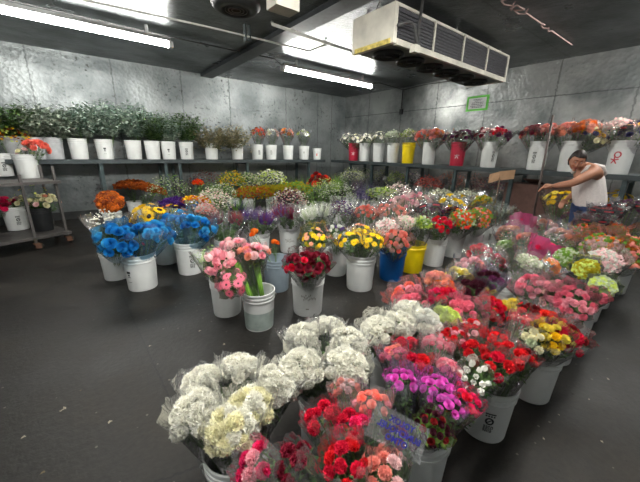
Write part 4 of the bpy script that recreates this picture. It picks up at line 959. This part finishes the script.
p_ = aty(317, 147, YS+.2); bucket(p_.x, p_.y, WHITE_P, 'short white bucket with a red label at the right end of the left shelf', z=ZS+.001, group=GS, pr='tagr', pmat=plain('orange_red_label', rgb(214, 70, 30), .6), sc=.86)
DK = [LEAF_D, LEAF_E, LEAF]
for px, py, r, i, lf, l, k in ((8, 122, .42, 0, LEAF, 'dark green leafy bunch at the left end of the shelf', {}), (34, 124, .42, 1, LEAF_G, 'grey green broad leafed bunch above the cart', {}), (58, 124, .40, 2, LEAF_G, 'grey green bunch with pale leaf edges, left on the shelf', {}),
    (82, 122, .42, 3, LEAF_E, 'eucalyptus bunch above the first clear white shelf bucket', {}), (106, 120, .44, 4, LEAF_E, 'tall eucalyptus bunch above the bucket with a round mark', {}), (133, 120, .42, 5, LEAF_E, 'tall eucalyptus bunch left of the shelf posts', {}),
    (153, 127, .40, 6, LEAF, 'mid green bunch left of the shelf posts, lower than its neighbours', {}), (168, 128, .40, 7, LEAF_E, 'mid green bunch above the left shelf post', {}), (186, 128, .42, 8, LEAF, 'dark green bunch right of the shelf posts', {}),
    (211, 144, .52, 9, LEAF_O, 'olive brown foliage drooping over its shelf bucket, left', {'top': .3}), (234, 143, .54, 10, LEAF_O, 'olive brown foliage drooping over its shelf bucket, right', {'top': .3})):
    shq(px, py, .22, r, 'foliage', [], l, B1[i], 'b', sleeve=None, leaf=lf, n=95, br=.11 if i < 6 else .09)
for px, py, i, cs_, l in ((258, 132, 11, ['redorange', 'rust'], 'orange red lily bunch on the left shelf'), (272, 133, 12, ['greywhite', 'brownpink', 'cream'], 'pale mixed bunch between two orange ones on the left shelf'), (287, 133, 13, ['orange', 'salmon'], 'orange lily bunch on the left shelf'), (304, 134, 14, ['purewhite', 'lime'], 'white lily bunch near the right end of the left shelf')):
    shq(px, py, .2, .17, 'lily', cs_, l, B1[i], 'b', sleeve='thin', br=.06, n=11, leaf=LEAF_D)
# ---- right wall shelf
B2 = [shb(px, 'r', c_, l, **k) for px, c_, l, k in (
    (354, RED_P, 'crimson shelf bucket with white print, first on the right shelf', dict(pr='logo', pmat=INK_W, ribs=1)), (365, WHITE_P, 'white shelf bucket right of the small crimson one', {}), (379, WHITE_P, 'plain white shelf bucket, third on the right shelf', {}), (393.5, WHITE_P, 'white shelf bucket left of the yellow one', {}),
    (409, YEL_P, 'bright yellow bucket on the right shelf', dict(ribs=1)), (430, WHITE_P, 'white shelf bucket between the yellow and the crimson one', {}), (459, RED_P, 'crimson shelf bucket with a white ring and star emblem', dict(pr='logo', pmat=INK_W, ribs=1)),
    (491, WHITE_P, 'white shelf bucket with print on its right side, right of the crimson one', dict(pr='block', pang=30)), (540, WHITE_P, 'white shelf bucket behind the thin pole', dict(pr='block', pang=-20)), (573, WHITE_P, 'white shelf bucket directly above the person', {}), (624, WHITE_P, 'white shelf bucket with red print near the right edge', dict(pr='logo', pmat=INK_R, pang=-20)))]
for px, py, i, k_, cs_, l, s in ((347, 133, 0, 'daisy', ['white'], 'white daisy bunch at the far left of the right shelf', 'thin'), (358, 134, 0, 'daisy', ['white', 'cream'], 'white daisy bunch above the small crimson bucket', 'thin'), (367, 133, 1, 'daisy', ['white'], 'white daisy bunch, third along the right shelf', 'thin'), (380, 132, 2, 'daisy', ['cream', 'white'], 'cream daisy bunch in the middle of the white ones', 'thin'),
    (393, 132, 3, 'fill', ['greywhite', 'sagewhite'], 'grey white filler bunch left of the yellow shelf bucket', 'clear'), (409, 131, 4, 'fill', ['green', 'white', 'lime'], 'green and white bunch in the yellow shelf bucket', 'clear'),
    (424, 131, 5, 'carnation', ['salmon', 'coral'], 'salmon bunch, left of two above the white bucket after the yellow one', 'clear'), (437, 131, 5, 'carnation', ['salmon', 'orange'], 'salmon orange bunch, right of two above the white bucket after the yellow one', 'clear'),
    (453, 132, 6, 'rose', ['plum', 'brownpink'], 'dusky plum bouquet left in the crimson emblem bucket', 'clear'), (466, 131, 6, 'rose', ['burgundy', 'plum'], 'dark burgundy bouquet right in the crimson emblem bucket', 'clear'),
    (486, 130, 7, 'rose', ['maroon', 'palepink'], 'maroon bouquet left in the bucket with side print', 'clear'), (501, 129, 7, 'rose', ['plum', 'crimson'], 'plum and crimson bouquet right in the bucket with side print', 'clear'),
    (533, 128, 8, 'carnation', ['salmon', 'maroon'], 'salmon and maroon bouquet left of the pole top', 'clear'), (549, 127, 8, 'carnation', ['salmon', 'coral'], 'coral salmon bouquet right of the pole top', 'clear'),
    (568, 126, 9, 'carnation', ['salmon', 'peach'], 'salmon bouquet above and left of the person', 'clear'), (587, 124, 9, 'carnation', ['orange', 'peach'], 'orange peach bouquet above and right of the person', 'clear'), (596, 131, 9, 'rose', ['cream', 'yellow', 'indigo'], 'cream yellow bouquet with a dark blue band leaning right above the person', 'thin'),
    (618, 124, 10, 'fill', ['palepink', 'greywhite'], 'pale pink wrapped bouquet near the right edge of the shelf', 'clear'), (636, 126, 10, 'rose', ['indigo', 'yellow', 'coral'], 'blue and yellow wrapped bouquet at the right edge of the shelf', 'smoky')):
    shq(px, py, .18, .19 if px < 500 else .17, k_, cs_, l, B2[i], 'r', sleeve=s, leaf=LEAF_D, br={'daisy': .048, 'carnation': .046, 'rose': .044, 'fill': .018}[k_], n=190 if k_ == 'fill' else 20)

# ---- rolling cart at the left edge
ca, cb = at(38, 250, 0), at(73, 243, 0); dx = (cb-ca).normalized(); dy = Vector((-dx.y, dx.x, 0))
ca_z = .99; W_ = (cb-ca).length
cart = empty('rolling_cart', ca, 'worn metal rolling cart with two decks at the left edge', 'cart', None, Matrix((dx, dy, Vector((0, 0, 1)))).transposed().to_quaternion())
# local x: short side seen from here, local -x: the length runs on to the left
CL = 1.5; x_a, x_b, y_a, y_b = -CL, W_, -.02, .62
for i, (zz, nm) in enumerate(((ca_z, 'upper_deck'), (.20, 'lower_deck'))):
    m = MB(); m.box((x_a, y_a, zz-.008), (x_b, y_b, zz)); m.build(nm, CART_M, cart, False)
    m = MB()
    m.box((x_a, y_a-.012, zz-.035), (x_b, y_a+.01, zz+.004)); m.box((x_a, y_b-.01, zz-.035), (x_b, y_b+.012, zz+.004)); m.box((x_b-.012, y_a, zz-.035), (x_b+.01, y_b, zz+.004)); m.box((x_a-.01, y_a, zz-.035), (x_a+.012, y_b, zz+.004))
    m.build('deck_rail', CART_M, cart, False)
TIRE = plain('black_rubber_wheel', rgb(28, 27, 26), .7); RUSTM = plain('rusty_caster_fork', rgb(120, 84, 66), .7, .3, .3, 20)
for px_, py_, hz in ((0, 0, 1.10), (W_-.02, .10, 1.20), (x_a+.02, 0, 1.1), (x_a+.02, .58, 1.2), (W_-.02, .58, 1.2)):
    m = MB(); m.box((px_-.016, py_-.016, .10), (px_+.016, py_+.016, hz)); m.build('post', CART_M, cart, False)
    m = MB(); m.box((px_-.035, py_-.03, .095), (px_+.035, py_+.03, .11))
    for s in (-1, 1): m.box((px_-.02, py_+s*.026-.003, .03), (px_+.05, py_+s*.026+.003, .10))
    k_ = m.build('caster', RUSTM, cart, False)
    m = MB(); m.lathe([(.001, -.018), (.046, -.018), (.052, -.010), (.052, .010), (.046, .018), (.001, .018)], 20, Matrix.Rotation(PI/2, 3, 'X'), (px_+.03, py_, .053)); m.build('wheel', TIRE, k_)
def cpt(lx, ly, z): return ca+dx*lx+dy*ly+Vector((0, 0, z))
GC = 'buckets on the rolling cart'
def cbk(px, py, z, col, label, **k):
    p_ = at(px, py, z); bucket(p_.x, p_.y, col, label, z=z+.001, group=GC, **k); return p_
a_ = cbk(30, 178, ca_z, WHITE_P, 'white bucket of coral blooms on the upper cart deck'); b_ = cbk(4, 176, ca_z, WHITE_P, 'white printed bucket at the left edge on the upper cart deck', pr='block', pang=15)
c_ = cbk(19, 229, .20, WHITE_P, 'white bucket with printed block on the lower cart deck', pr='block', pang=8); d_ = cbk(44, 230, .20, BLK_P, 'black bucket of cream roses on the lower cart deck')
def cq(px, py, dz, r, kind, cols, label, bp, **k):
    hd = aty(px, py, bp.y-.02); return bouquet(hd, r, kind, cols, label, base=Vector((bp.x*.8+hd.x*.2, bp.y*.8+hd.y*.2, bp.z+.03)), group='bunches on the rolling cart', sleeve=None, **k)
for px, py in ((0, 0),): pass
cq(37, 147, .50, .15, 'carnation', ['coral'], 'bright coral carnation bunch on the upper cart deck', a_, br=.05, n=12)
cq(24, 152, .44, .09, 'rose', ['palepink', 'cream'], 'pale bloom left of the coral carnations', a_, br=.04, n=5)
cq(14, 140, .52, .26, 'fill', ['yellow', 'rust', 'lime'], 'yellow and dark leafy bunch at the left edge on the cart', b_, n=90, leaf=LEAF_D, br=.024)
cq(4, 205, .48, .15, 'rose', ['maroon', 'hotpink'], 'deep pink bunch on the lower cart deck at the left edge', c_, br=.045)
cq(20, 201, .46, .12, 'rose', ['palepink', 'cream'], 'pale pink rose bunch in the printed bucket of the lower cart deck', c_, br=.045, n=8)
cq(38, 202, .46, .13, 'rose', ['cream', 'palepink'], 'cream rose bunch in the black bucket, left part', d_, br=.045, n=9)
cq(49, 200, .46, .13, 'rose', ['cream', 'peach'], 'cream and peach rose bunch in the black bucket, right part', d_, br=.045, n=9)
cq(32, 192, .56, .2, 'daisy', ['yellow', 'lime'], 'loose yellow green sprigs behind the cream roses', d_, br=.02, n=9)

# ---- pole, cardboard sign, wall notice, boxes
base = at(525, 259, 0); tip = at(553, 115, 2.0)
m = MB(); m.tube([(0, 0, 0), tip-base], .013, 10); pr_ = empty('thin_pole', base, 'long thin metal pole standing in front of the right shelf, held by the person', 'pole')
m.build('rod', plain('dull_brown_metal', rgb(92, 82, 78), .5, .5), pr_); m = MB(); m.tube([(0, 0, 0), (0, 0, .03)], .03, 12); m.build('foot', TIRE, pr_)
CARD = plain('brown_cardboard', rgb(172, 138, 106), .8, nz=.1)
sg = at(500, 176, 1.16); sgn = empty('cardboard_sign', (sg.x, sg.y, .05), 'folded brown cardboard sign on a stick among the plum bunches', 'sign')
toc = Vector((-sg.x, -sg.y, 0)).normalized(); sd = Vector((toc.y, -toc.x, 0)) * -1
R1 = RM @ Vector((1, 0, 0)); R1.z = 0; R1.normalize(); dpt = Vector((R1.y, -R1.x, 0))
h_ = sg.z-.05; vs = []
for s_, dz, dd in ((-.21, -.045, .05), (0, .0, -.03), (.21, .035, .05)):
    for z_ in (-.075, .075):
        for t_ in (0, .006): vs.append(R1*s_+dpt*(dd+t_)+Vector((0, 0, h_+dz+z_)))
m = MB(); m.add(vs, [(0, 4, 6, 2), (4, 8, 10, 6), (1, 3, 7, 5), (5, 7, 11, 9), (0, 1, 5, 4), (4, 5, 9, 8), (2, 6, 7, 3), (6, 10, 11, 7), (0, 2, 3, 1), (8, 9, 11, 10)]); m.build('card', CARD, sgn, False)
m = MB(); m.tube([dpt*.02, Vector((0, 0, h_-.02))+dpt*.0], .008, 8); m.build('stick', plain('wooden_stick', rgb(120, 96, 74), .7), sgn)
ctr = (atx(469, 98, XW)+atx(486, 109, XW))/2
nt_ = empty('wall_notice', (XW-.004, ctr.y, ctr.z), 'white notice with a bright green border on the right wall', 'sign')
m = MB(); m.box((-.004, -.25, -.16), (.003, .25, .16)); m.build('border', plain('bright_green_paper', rgb(96, 190, 70), .6, nz=.05), nt_, False)
m = MB(); m.box((-.007, -.20, -.115), (-.0045, .20, .115)); m.build('paper', plain('white_notice_paper', rgb(196, 200, 198), .6, nz=.04), nt_, False)
m = MB(); r0 = random.Random(3)
for row, (w_, zz) in enumerate(((.10, .08), (.07, .05), (.14, .015), (.13, -.02), (.15, -.055), (.12, -.085))):
    u = -w_
    while u < w_-.01: l_ = r0.uniform(.015, .045); m.box((-.0085, u, zz-.007), (-.0072, min(u+l_, w_), zz+.007)); u += l_+.012
m.build('notice_text', INK, nt_, False)
p_ = at(541, 186, 1.02); p_ = atx(541, 184, 6.35)
bx_ = empty('cardboard_box', (p_.x+.15, p_.y, 0), 'flat brown cardboard carton standing below the right shelf behind the hand', 'box')
m = MB(); m.box((-.2, -.55, 0), (.2, .55, p_.z-.02)); m.build('carton', plain('dark_brown_carton', rgb(104, 76, 68), .8), bx_, False)
for s in (-1, 1): m = MB(); m.box((-.2, -.5*.5+s*.0, 0), (.2, .0, .006), Matrix.Rotation(.25*s, 3, 'Y'), (0, s*.28, p_.z+.02)); m.build('flap', plain('dark_brown_carton', rgb(104, 76, 68), .8), bx_, False)
# blue mirrored print on the sleeve of the plum bouquet at the front: film flap of its own
fp = at(398, 432, .60)
e1 = (RM @ Vector((.87, .48, .0))).normalized(); e2 = (RM @ Vector((.46, -.80, .36))).normalized(); e3 = e1.cross(e2)
M_ = Matrix((e1, e2, e3)).transposed().to_4x4(); M_.translation = fp
fl = empty('printed_film', fp, 'flat clear film flap with blue mirrored lettering across the front bouquets', 'film')
m = MB(); vs = []
for i in range(9):
    for j in range(6): vs.append(M_.to_3x3() @ Vector(((i/8-.5)*.21, (j/5-.5)*.11, .004*math.sin(i*1.1+j*.7))))
m.add(vs, [(i*6+j, i*6+j+1, (i+1)*6+j+1, (i+1)*6+j) for i in range(8) for j in range(5)]); m.build('film_sheet', CLEAR, fl)
Ml = M_.copy(); Ml.translation = M_.to_3x3() @ Vector((0, 0, .009))
text_lines('lettering', ['YOLOX', 'BUNCHQUEL', 'OTMO'], .027, INK_B, fl, Ml, mirror=True)

# water and its line in the half filled bucket
m = MB(); m.lathe([(.001, .19), (.1365, .19)], 30); o = m.build('water', plain('grey_green_water', rgb(130, 145, 138), .1), [b[1] for b in BUCKETS if abs(b[0].x-1.07) < .01 and abs(b[0].y-2.21) < .01][0])
m = MB()
for a0 in range(1): m.lathe([(.1313, .012), (.1395, .185)], 36)
m.build('water_stain', plain('grey_green_stained_plastic', rgb(158, 170, 164), .4), o.parent)
for dx_, tx, ty in ((-.05, -.045, .01), (.05, .02, -.01)):
    m = MB(); b0 = Vector((1.07+dx_*.8, 2.21-.02, .18)); tp = at(236 if dx_ < 0 else 256, 262, .58)
    for k in range(7): a = k*.9; w = Vector((.014*math.cos(a), .014*math.sin(a), 0)); m.tube([b0+w, b0.lerp(tp, .5)+w*1.1, tp+w*1.6], .008, 6)
    c0 = Vector(b0); m.v = [tuple(Vector(v)-c0) for v in m.v]
    o = m.build('stem_bundle', plain('thick_green_stems', rgb(120, 168, 60), .5), None, True, c0); tag(o, 'thick pale green stem bundle in the half filled bucket, '+('left' if dx_ < 0 else 'right')+' of two', 'stems', 'stem bundles in the half filled bucket')

# floor scraps
SCR = [plain('pale_petal_scrap', rgb(150, 142, 124), .8), plain('brown_leaf_scrap', rgb(92, 78, 54), .8), plain('dark_leaf_scrap', rgb(34, 36, 32), .8)]
r0 = random.Random(41); sm = []
for mt in SCR:
    m = MB(); m.leaf(Vector((0, 0, .003)), Vector((1, 0, .05)), 1, .5, -.05); m.leaf(Vector((.2, .1, .003)), Vector((.6, .8, .05)), .5, .3, -.03); sm.append(m.mesh('scrap', mt))
DESC = ['pale petal scraps lying on the dark floor', 'brown leaf scraps lying on the dark floor', 'dark leaf scraps lying on the dark floor']
spots = [(40, 345), (65, 270), (68, 272), (25, 435), (60, 412), (66, 409), (45, 470), (120, 262), (105, 292), (170, 380), (95, 320), (590, 400), (560, 415), (610, 380), (545, 440), (600, 440), (575, 395), (20, 270), (15, 258), (200, 330), (80, 390), (150, 345), (110, 420), (30, 300), (95, 248), (590, 350), (560, 470), (625, 460), (225, 345), (280, 335)]
for i, (x, y) in enumerate(spots):
    k = r0.choice((0, 0, 1, 2)); s = r0.uniform(.012, .032); o = bpy.data.objects.new('floor_scrap', sm[k]); COL.objects.link(o)
    o.location = at(x, y, 0)+Vector((0, 0, .0)); o.rotation_euler = (0, 0, r0.uniform(0, 6.28)); o.scale = (s, s, s); tag(o, DESC[k], 'debris', DESC[k])
# ------------------------------------------------------------------ person
SKIN = plain('warm_brown_skin', rgb(176, 122, 96), .55, nz=.05, scale=8); HAIRM = plain('dark_brown_hair', rgb(40, 30, 28), .5, nz=.3, scale=40)
SHIRT = plain('white_ribbed_cotton', rgb(226, 218, 214), .8, nz=.05, scale=50); JEANS = plain('blue_denim', rgb(54, 72, 112), .8, nz=.2, scale=30)
LIPM = plain('rose_lips', rgb(150, 78, 72), .5); EYEW = plain('eye_white', rgb(225, 222, 216), .3); EYED = plain('dark_iris', rgb(38, 26, 20), .3)
RIGHT = RM @ Vector((1, 0, 0)); RIGHT.z = 0; RIGHT.normalize(); AWAY = Vector((-RIGHT.y, RIGHT.x, 0)); UP = Vector((0, 0, 1))
pel = atd(590, 205, 4.06); ORG = Vector((pel.x, pel.y, 0))
def W(px, py, dep): return atd(px, py, dep)-ORG
per = empty('person', ORG, 'person with short dark hair in a white tank top, leaning with one arm outstretched', 'person')
def skinmesh(chains, vox, extra=None, sub=2):
    """chains: lists of (point, rx, ry); they share joints by equal coordinates"""
    vs = []; es = []; rad = []; idx = {}
    for ch in chains:
        prev = None
        for p_, ra, rb in ch:
            k = tuple(round(c, 4) for c in p_)
            if k not in idx: idx[k] = len(vs); vs.append(p_); rad.append((ra, rb))
            if prev is not None: es.append((prev, idx[k]))
            prev = idx[k]
    me = bpy.data.meshes.new('tmp'); me.from_pydata([tuple(v) for v in vs], es, []); o = bpy.data.objects.new('tmp', me); COL.objects.link(o)
    md = o.modifiers.new('skin', 'SKIN'); md.use_smooth_shade = True
    for i, sv in enumerate(me.skin_vertices[0].data): sv.radius = rad[i]; sv.use_root = (i == 0)
    sb = o.modifiers.new('sub', 'SUBSURF'); sb.levels = sub; sb.render_levels = sub
    dg = bpy.context.evaluated_depsgraph_get(); ev_ = o.evaluated_get(dg); me2 = bpy.data.meshes.new_from_object(ev_); bpy.data.objects.remove(o)
    if extra:
        m = MB(); m.v = [tuple(v.co) for v in me2.vertices]; m.f = [tuple(p_.vertices) for p_ in me2.polygons]; m.m = [0]*len(m.f); extra(m)
        me2 = bpy.data.meshes.new('tmp2'); me2.from_pydata(m.v, [], m.f)
    if vox:
        o = bpy.data.objects.new('tmp', me2); COL.objects.link(o); rm = o.modifiers.new('r', 'REMESH'); rm.mode = 'VOXEL'; rm.voxel_size = vox; rm.use_smooth_shade = True
        s_ = o.modifiers.new('s', 'SMOOTH'); s_.factor = .5; s_.iterations = 3
        dg = bpy.context.evaluated_depsgraph_get(); me3 = bpy.data.meshes.new_from_object(o.evaluated_get(dg)); bpy.data.objects.remove(o); me2 = me3
    for p_ in me2.polygons: p_.use_smooth = True
    return me2
pelv = pel-ORG
waist = W(589, 194, 4.05); chest = W(588, 180, 4.02); upch = W(588, 171, 4.0); nk = W(583, 165, 3.98); hd0 = W(577, 160.5, 3.95)
shN = W(597, 171, 3.82); elN = W(572, 183.5, 3.78); wrN = W(552, 186, 3.9); hnN = W(546, 186.3, 3.93)
shF = W(580, 171, 4.16); elF = W(577, 190, 4.22); wrF = W(566, 200, 4.15); hnF = W(561, 204, 4.12)
hipN = pelv+AWAY*-.10+UP*-.06; hipF = pelv+AWAY*.10+UP*-.06
gN = Vector((hipN.x, hipN.y, .50))+RIGHT*-.02; gF = Vector((hipF.x, hipF.y, .50))+RIGHT*-.02
anN = Vector((hipN.x, hipN.y, .09))+RIGHT*.02; anF = Vector((hipF.x, hipF.y, .09))+RIGHT*.06
toN = anN+RIGHT*-.17+UP*-.05; toF = anF+RIGHT*-.17+UP*-.05
chains = [[(pelv, .11, .12), (waist, .12, .13), (chest, .13, .15), (upch, .12, .15), (nk, .058, .06), (hd0+UP*-.05, .06, .06)],
    [(upch, .12, .15), (shN, .075, .072), (shN.lerp(elN, .5), .062, .062), (elN, .048, .048), (elN.lerp(wrN, .35), .046, .046), (wrN, .028, .026)],
    [(upch, .12, .15), (shF, .07, .068), (shF.lerp(elF, .5), .052, .052), (elF, .042, .042), (wrF, .026, .024)],
    [(pelv, .11, .12), (hipN, .09, .09), (gN, .075, .075), (gN.lerp(anN, .35), .062, .062), (anN, .042, .042), (toN, .035, .03)],
    [(pelv, .11, .12), (hipF, .09, .09), (gF, .075, .075), (gF.lerp(anF, .35), .062, .062), (anF, .042, .042), (toF, .035, .03)]]
# head frame: face turned towards the viewer and down to the left
fwd = (AWAY*-.80+RIGHT*-.42+UP*-.36).normalized(); rt = fwd.cross(UP).normalized(); hup = rt.cross(fwd); 
tilt = Matrix.Rotation(-.12, 3, fwd); rt = tilt @ rt; hup = tilt @ hup
def hp(a, b, c): return hd0+rt*a+fwd*b+hup*c
def fingers(wr, hn, up_, curl, m, k=1.0):
    d = (hn-wr).normalized(); s = d.cross(up_).normalized(); n_ = s.cross(d)
    P0 = len(m.v); m.tube([wr, wr+d*.03, wr+d*.06, wr+d*.085], [.024, .034, .038, .030], 10)
    for i, (o, L) in enumerate(((-.028, .066), (-.0095, .078), (.0095, .073), (.027, .058))):
        b0 = wr+d*.075+s*o; p1 = b0+d*L*.45-n_*curl*.3*L; p2 = p1+d*L*.3-n_*L*.35*curl; p3 = p2+d*L*.12-n_*L*.35*curl
        m.tube([b0, p1, p2, p3], [.0105, .0098, .009, .0075], 8)
    b0 = wr+d*.025+s*-.028; m.tube([b0, b0+d*.028-s*.022-n_*.008, b0+d*.055-s*.026-n_*.018], [.013, .011, .009], 8)
def extra(m):
    vs = []; n, k = 24, 18; fs = []; o = len(m.v)
    for i in range(k+1):
        ph = PI*i/k
        for j in range(n):
            t = 2*PI*j/n; a, b, c = math.sin(ph)*math.cos(t), math.sin(ph)*math.sin(t), math.cos(ph)
            w = 1-.24*max(0, -c)**1.3; dep = 1-.10*max(0, -c)
            vs.append(hp(a*.078*w, b*.098*dep+(.012 if c < -.3 and b > 0 else 0), c*.122))
    for i in range(k):
        for j in range(n): fs.append((i*n+j, (i+1)*n+j, (i+1)*n+(j+1) % n, i*n+(j+1) % n))
    m.add(vs, fs)
    m.tube([hp(0, .088, .015), hp(0, .105, -.012), hp(0, .112, -.03), hp(0, .092, -.04)], [.008, .011, .015, .010], 8)   # nose
    for s in (-1, 1):
        m.tube([hp(s*.076, -.005, .015), hp(s*.088, -.012, .012), hp(s*.088, -.012, -.02), hp(s*.077, -.004, -.03)], [.008, .010, .009, .006], 8)  # ear
        m.tube([hp(s*.05, .078, .030), hp(s*.028, .092, .033), hp(s*.012, .094, .028)], .008, 6)  # brow
        m.ball(hp(s*.038, .066, -.03), .026, 10, 8)
    m.ball(hp(0, .078, -.098), .022, 10, 8)
    fingers(wrN, hnN, UP, .9, m); fingers(wrF, hnF, UP, .8, m)
    for f0, f1 in ((anN, toN), (anF, toF)): pass
body = bpy.data.objects.new('body', skinmesh(chains, .0075, extra)); COL.objects.link(body); body.parent = per; body.data.materials.clear(); body.data.materials.append(SKIN)
for s in (-1, 1):
    m = MB(); e = hp(s*.031, .089, .010); m.ball(e, .0078, 10, 8); eb = m.build('eye', EYEW, per)
    m = MB(); m.ball(e+fwd*.004, .0052, 8, 6); m.build('iris', EYED, eb)
    m = MB(); m.tube([hp(s*.054, .084, .036), hp(s*.032, .099, .042), hp(s*.013, .102, .036)], .003, 6); m.build('eyebrow', HAIRM, per)
m = MB(); m.tube([hp(-.026, .090, -.064), hp(-.01, .101, -.060), hp(.01, .101, -.060), hp(.026, .090, -.064)], [.003, .007, .007, .003], 8); m.tube([hp(-.02, .091, -.068), hp(0, .100, -.072), hp(.02, .091, -.068)], [.003, .007, .003], 8); m.build('lips', LIPM, per)
# hair cap, drawn back, with a small knot
m = MB(); vs = []; n, k = 30, 14; r0 = random.Random(2)
for i in range(k+1):
    for j in range(n):
        t = 2*PI*j/n; b = math.sin(t)
        lim = 1.15 if b > .35 else (1.95 if b > -.2 else 2.25)   # polar angle where the hairline ends
        fr = max(0, min(1, (b+.2)/.7)); lim = 2.3*(1-fr)+1.02*fr
        ph = lim*i/k; a, bb, c = math.sin(ph)*math.cos(t), math.sin(ph)*b, math.cos(ph); g = 1.0+.01*math.sin(23*t+i)
        e = 1 if i < k else .93
        vs.append(hp(a*.091*g*e*(1-.15*max(0, -c)), (bb*.112)*g*e-.004, c*.140*g*e))
m.add(vs, [(i*n+j, (i+1)*n+j, (i+1)*n+(j+1) % n, i*n+(j+1) % n) for i in range(k) for j in range(n)])
m.ball(hp(.0, -.125, .02), .045, 14, 10); m.build('hair', HAIRM, per)
# tank top and jeans
sh1 = shN+(upch-shN)*.35; sh2 = shF+(upch-shF)*.35
top = [[(pelv+UP*-.10, .12, .14), (pelv+UP*.0, .180, .20), (waist, .176, .196), (waist.lerp(chest, .5), .172, .19), (chest, .168, .188), (chest.lerp(upch, .75), .142, .165)]]
me = skinmesh(top, .009); o = bpy.data.objects.new('tank_top', me); COL.objects.link(o); o.parent = per; me.materials.clear(); me.materials.append(SHIRT)
for a_, c_ in ((sh1, -1), (sh2, 1)):
    f_ = chest.lerp(upch, .7)
    m = MB(); b1 = f_+RIGHT*-.13+AWAY*(.08*c_); b2 = f_+RIGHT*.14+AWAY*(.08*c_); tp_ = a_+UP*.075
    pts = [b1, b1.lerp(tp_, .6)+RIGHT*-.03+UP*.02, tp_, b2.lerp(tp_, .6)+RIGHT*.04+UP*.02, b2]
    m.tube(pts, [.035, .03, .024, .03, .035], 8); m.build('strap', SHIRT, o)
jn = [[(pelv+UP*.06, .172, .19), (pelv, .178, .20), (hipN, .14, .14), (gN, .095, .095), (gN.lerp(anN, .5), .08, .08), (anN+UP*.02, .068, .068)], [(pelv, .178, .20), (hipF, .14, .14), (gF, .095, .095), (gF.lerp(anF, .5), .08, .08), (anF+UP*.02, .068, .068)]]
me = skinmesh(jn, .010); o = bpy.data.objects.new('jeans', me); COL.objects.link(o); o.parent = per; me.materials.clear(); me.materials.append(JEANS)
for f0, f1 in ((anN, toN), (anF, toF)):
    m = MB(); d = (f1-f0); d.z = 0; d.normalize(); b0 = Vector((f0.x, f0.y, .045)); m.tube([b0-d*.06, b0, b0+d*.10, b0+d*.19], [.040, .045, .044, .030], 12); m.v = [(x, y, max(0.0, z)) for x, y, z in m.v]; m.build('shoe', TIRE, per)

# soft light that the room gives back
w = bpy.data.worlds.new('world'); S.world = w; w.use_nodes = True; w.node_tree.nodes['Background'].inputs[0].default_value = (.5, .55, .6, 1); w.node_tree.nodes['Background'].inputs[1].default_value = .05
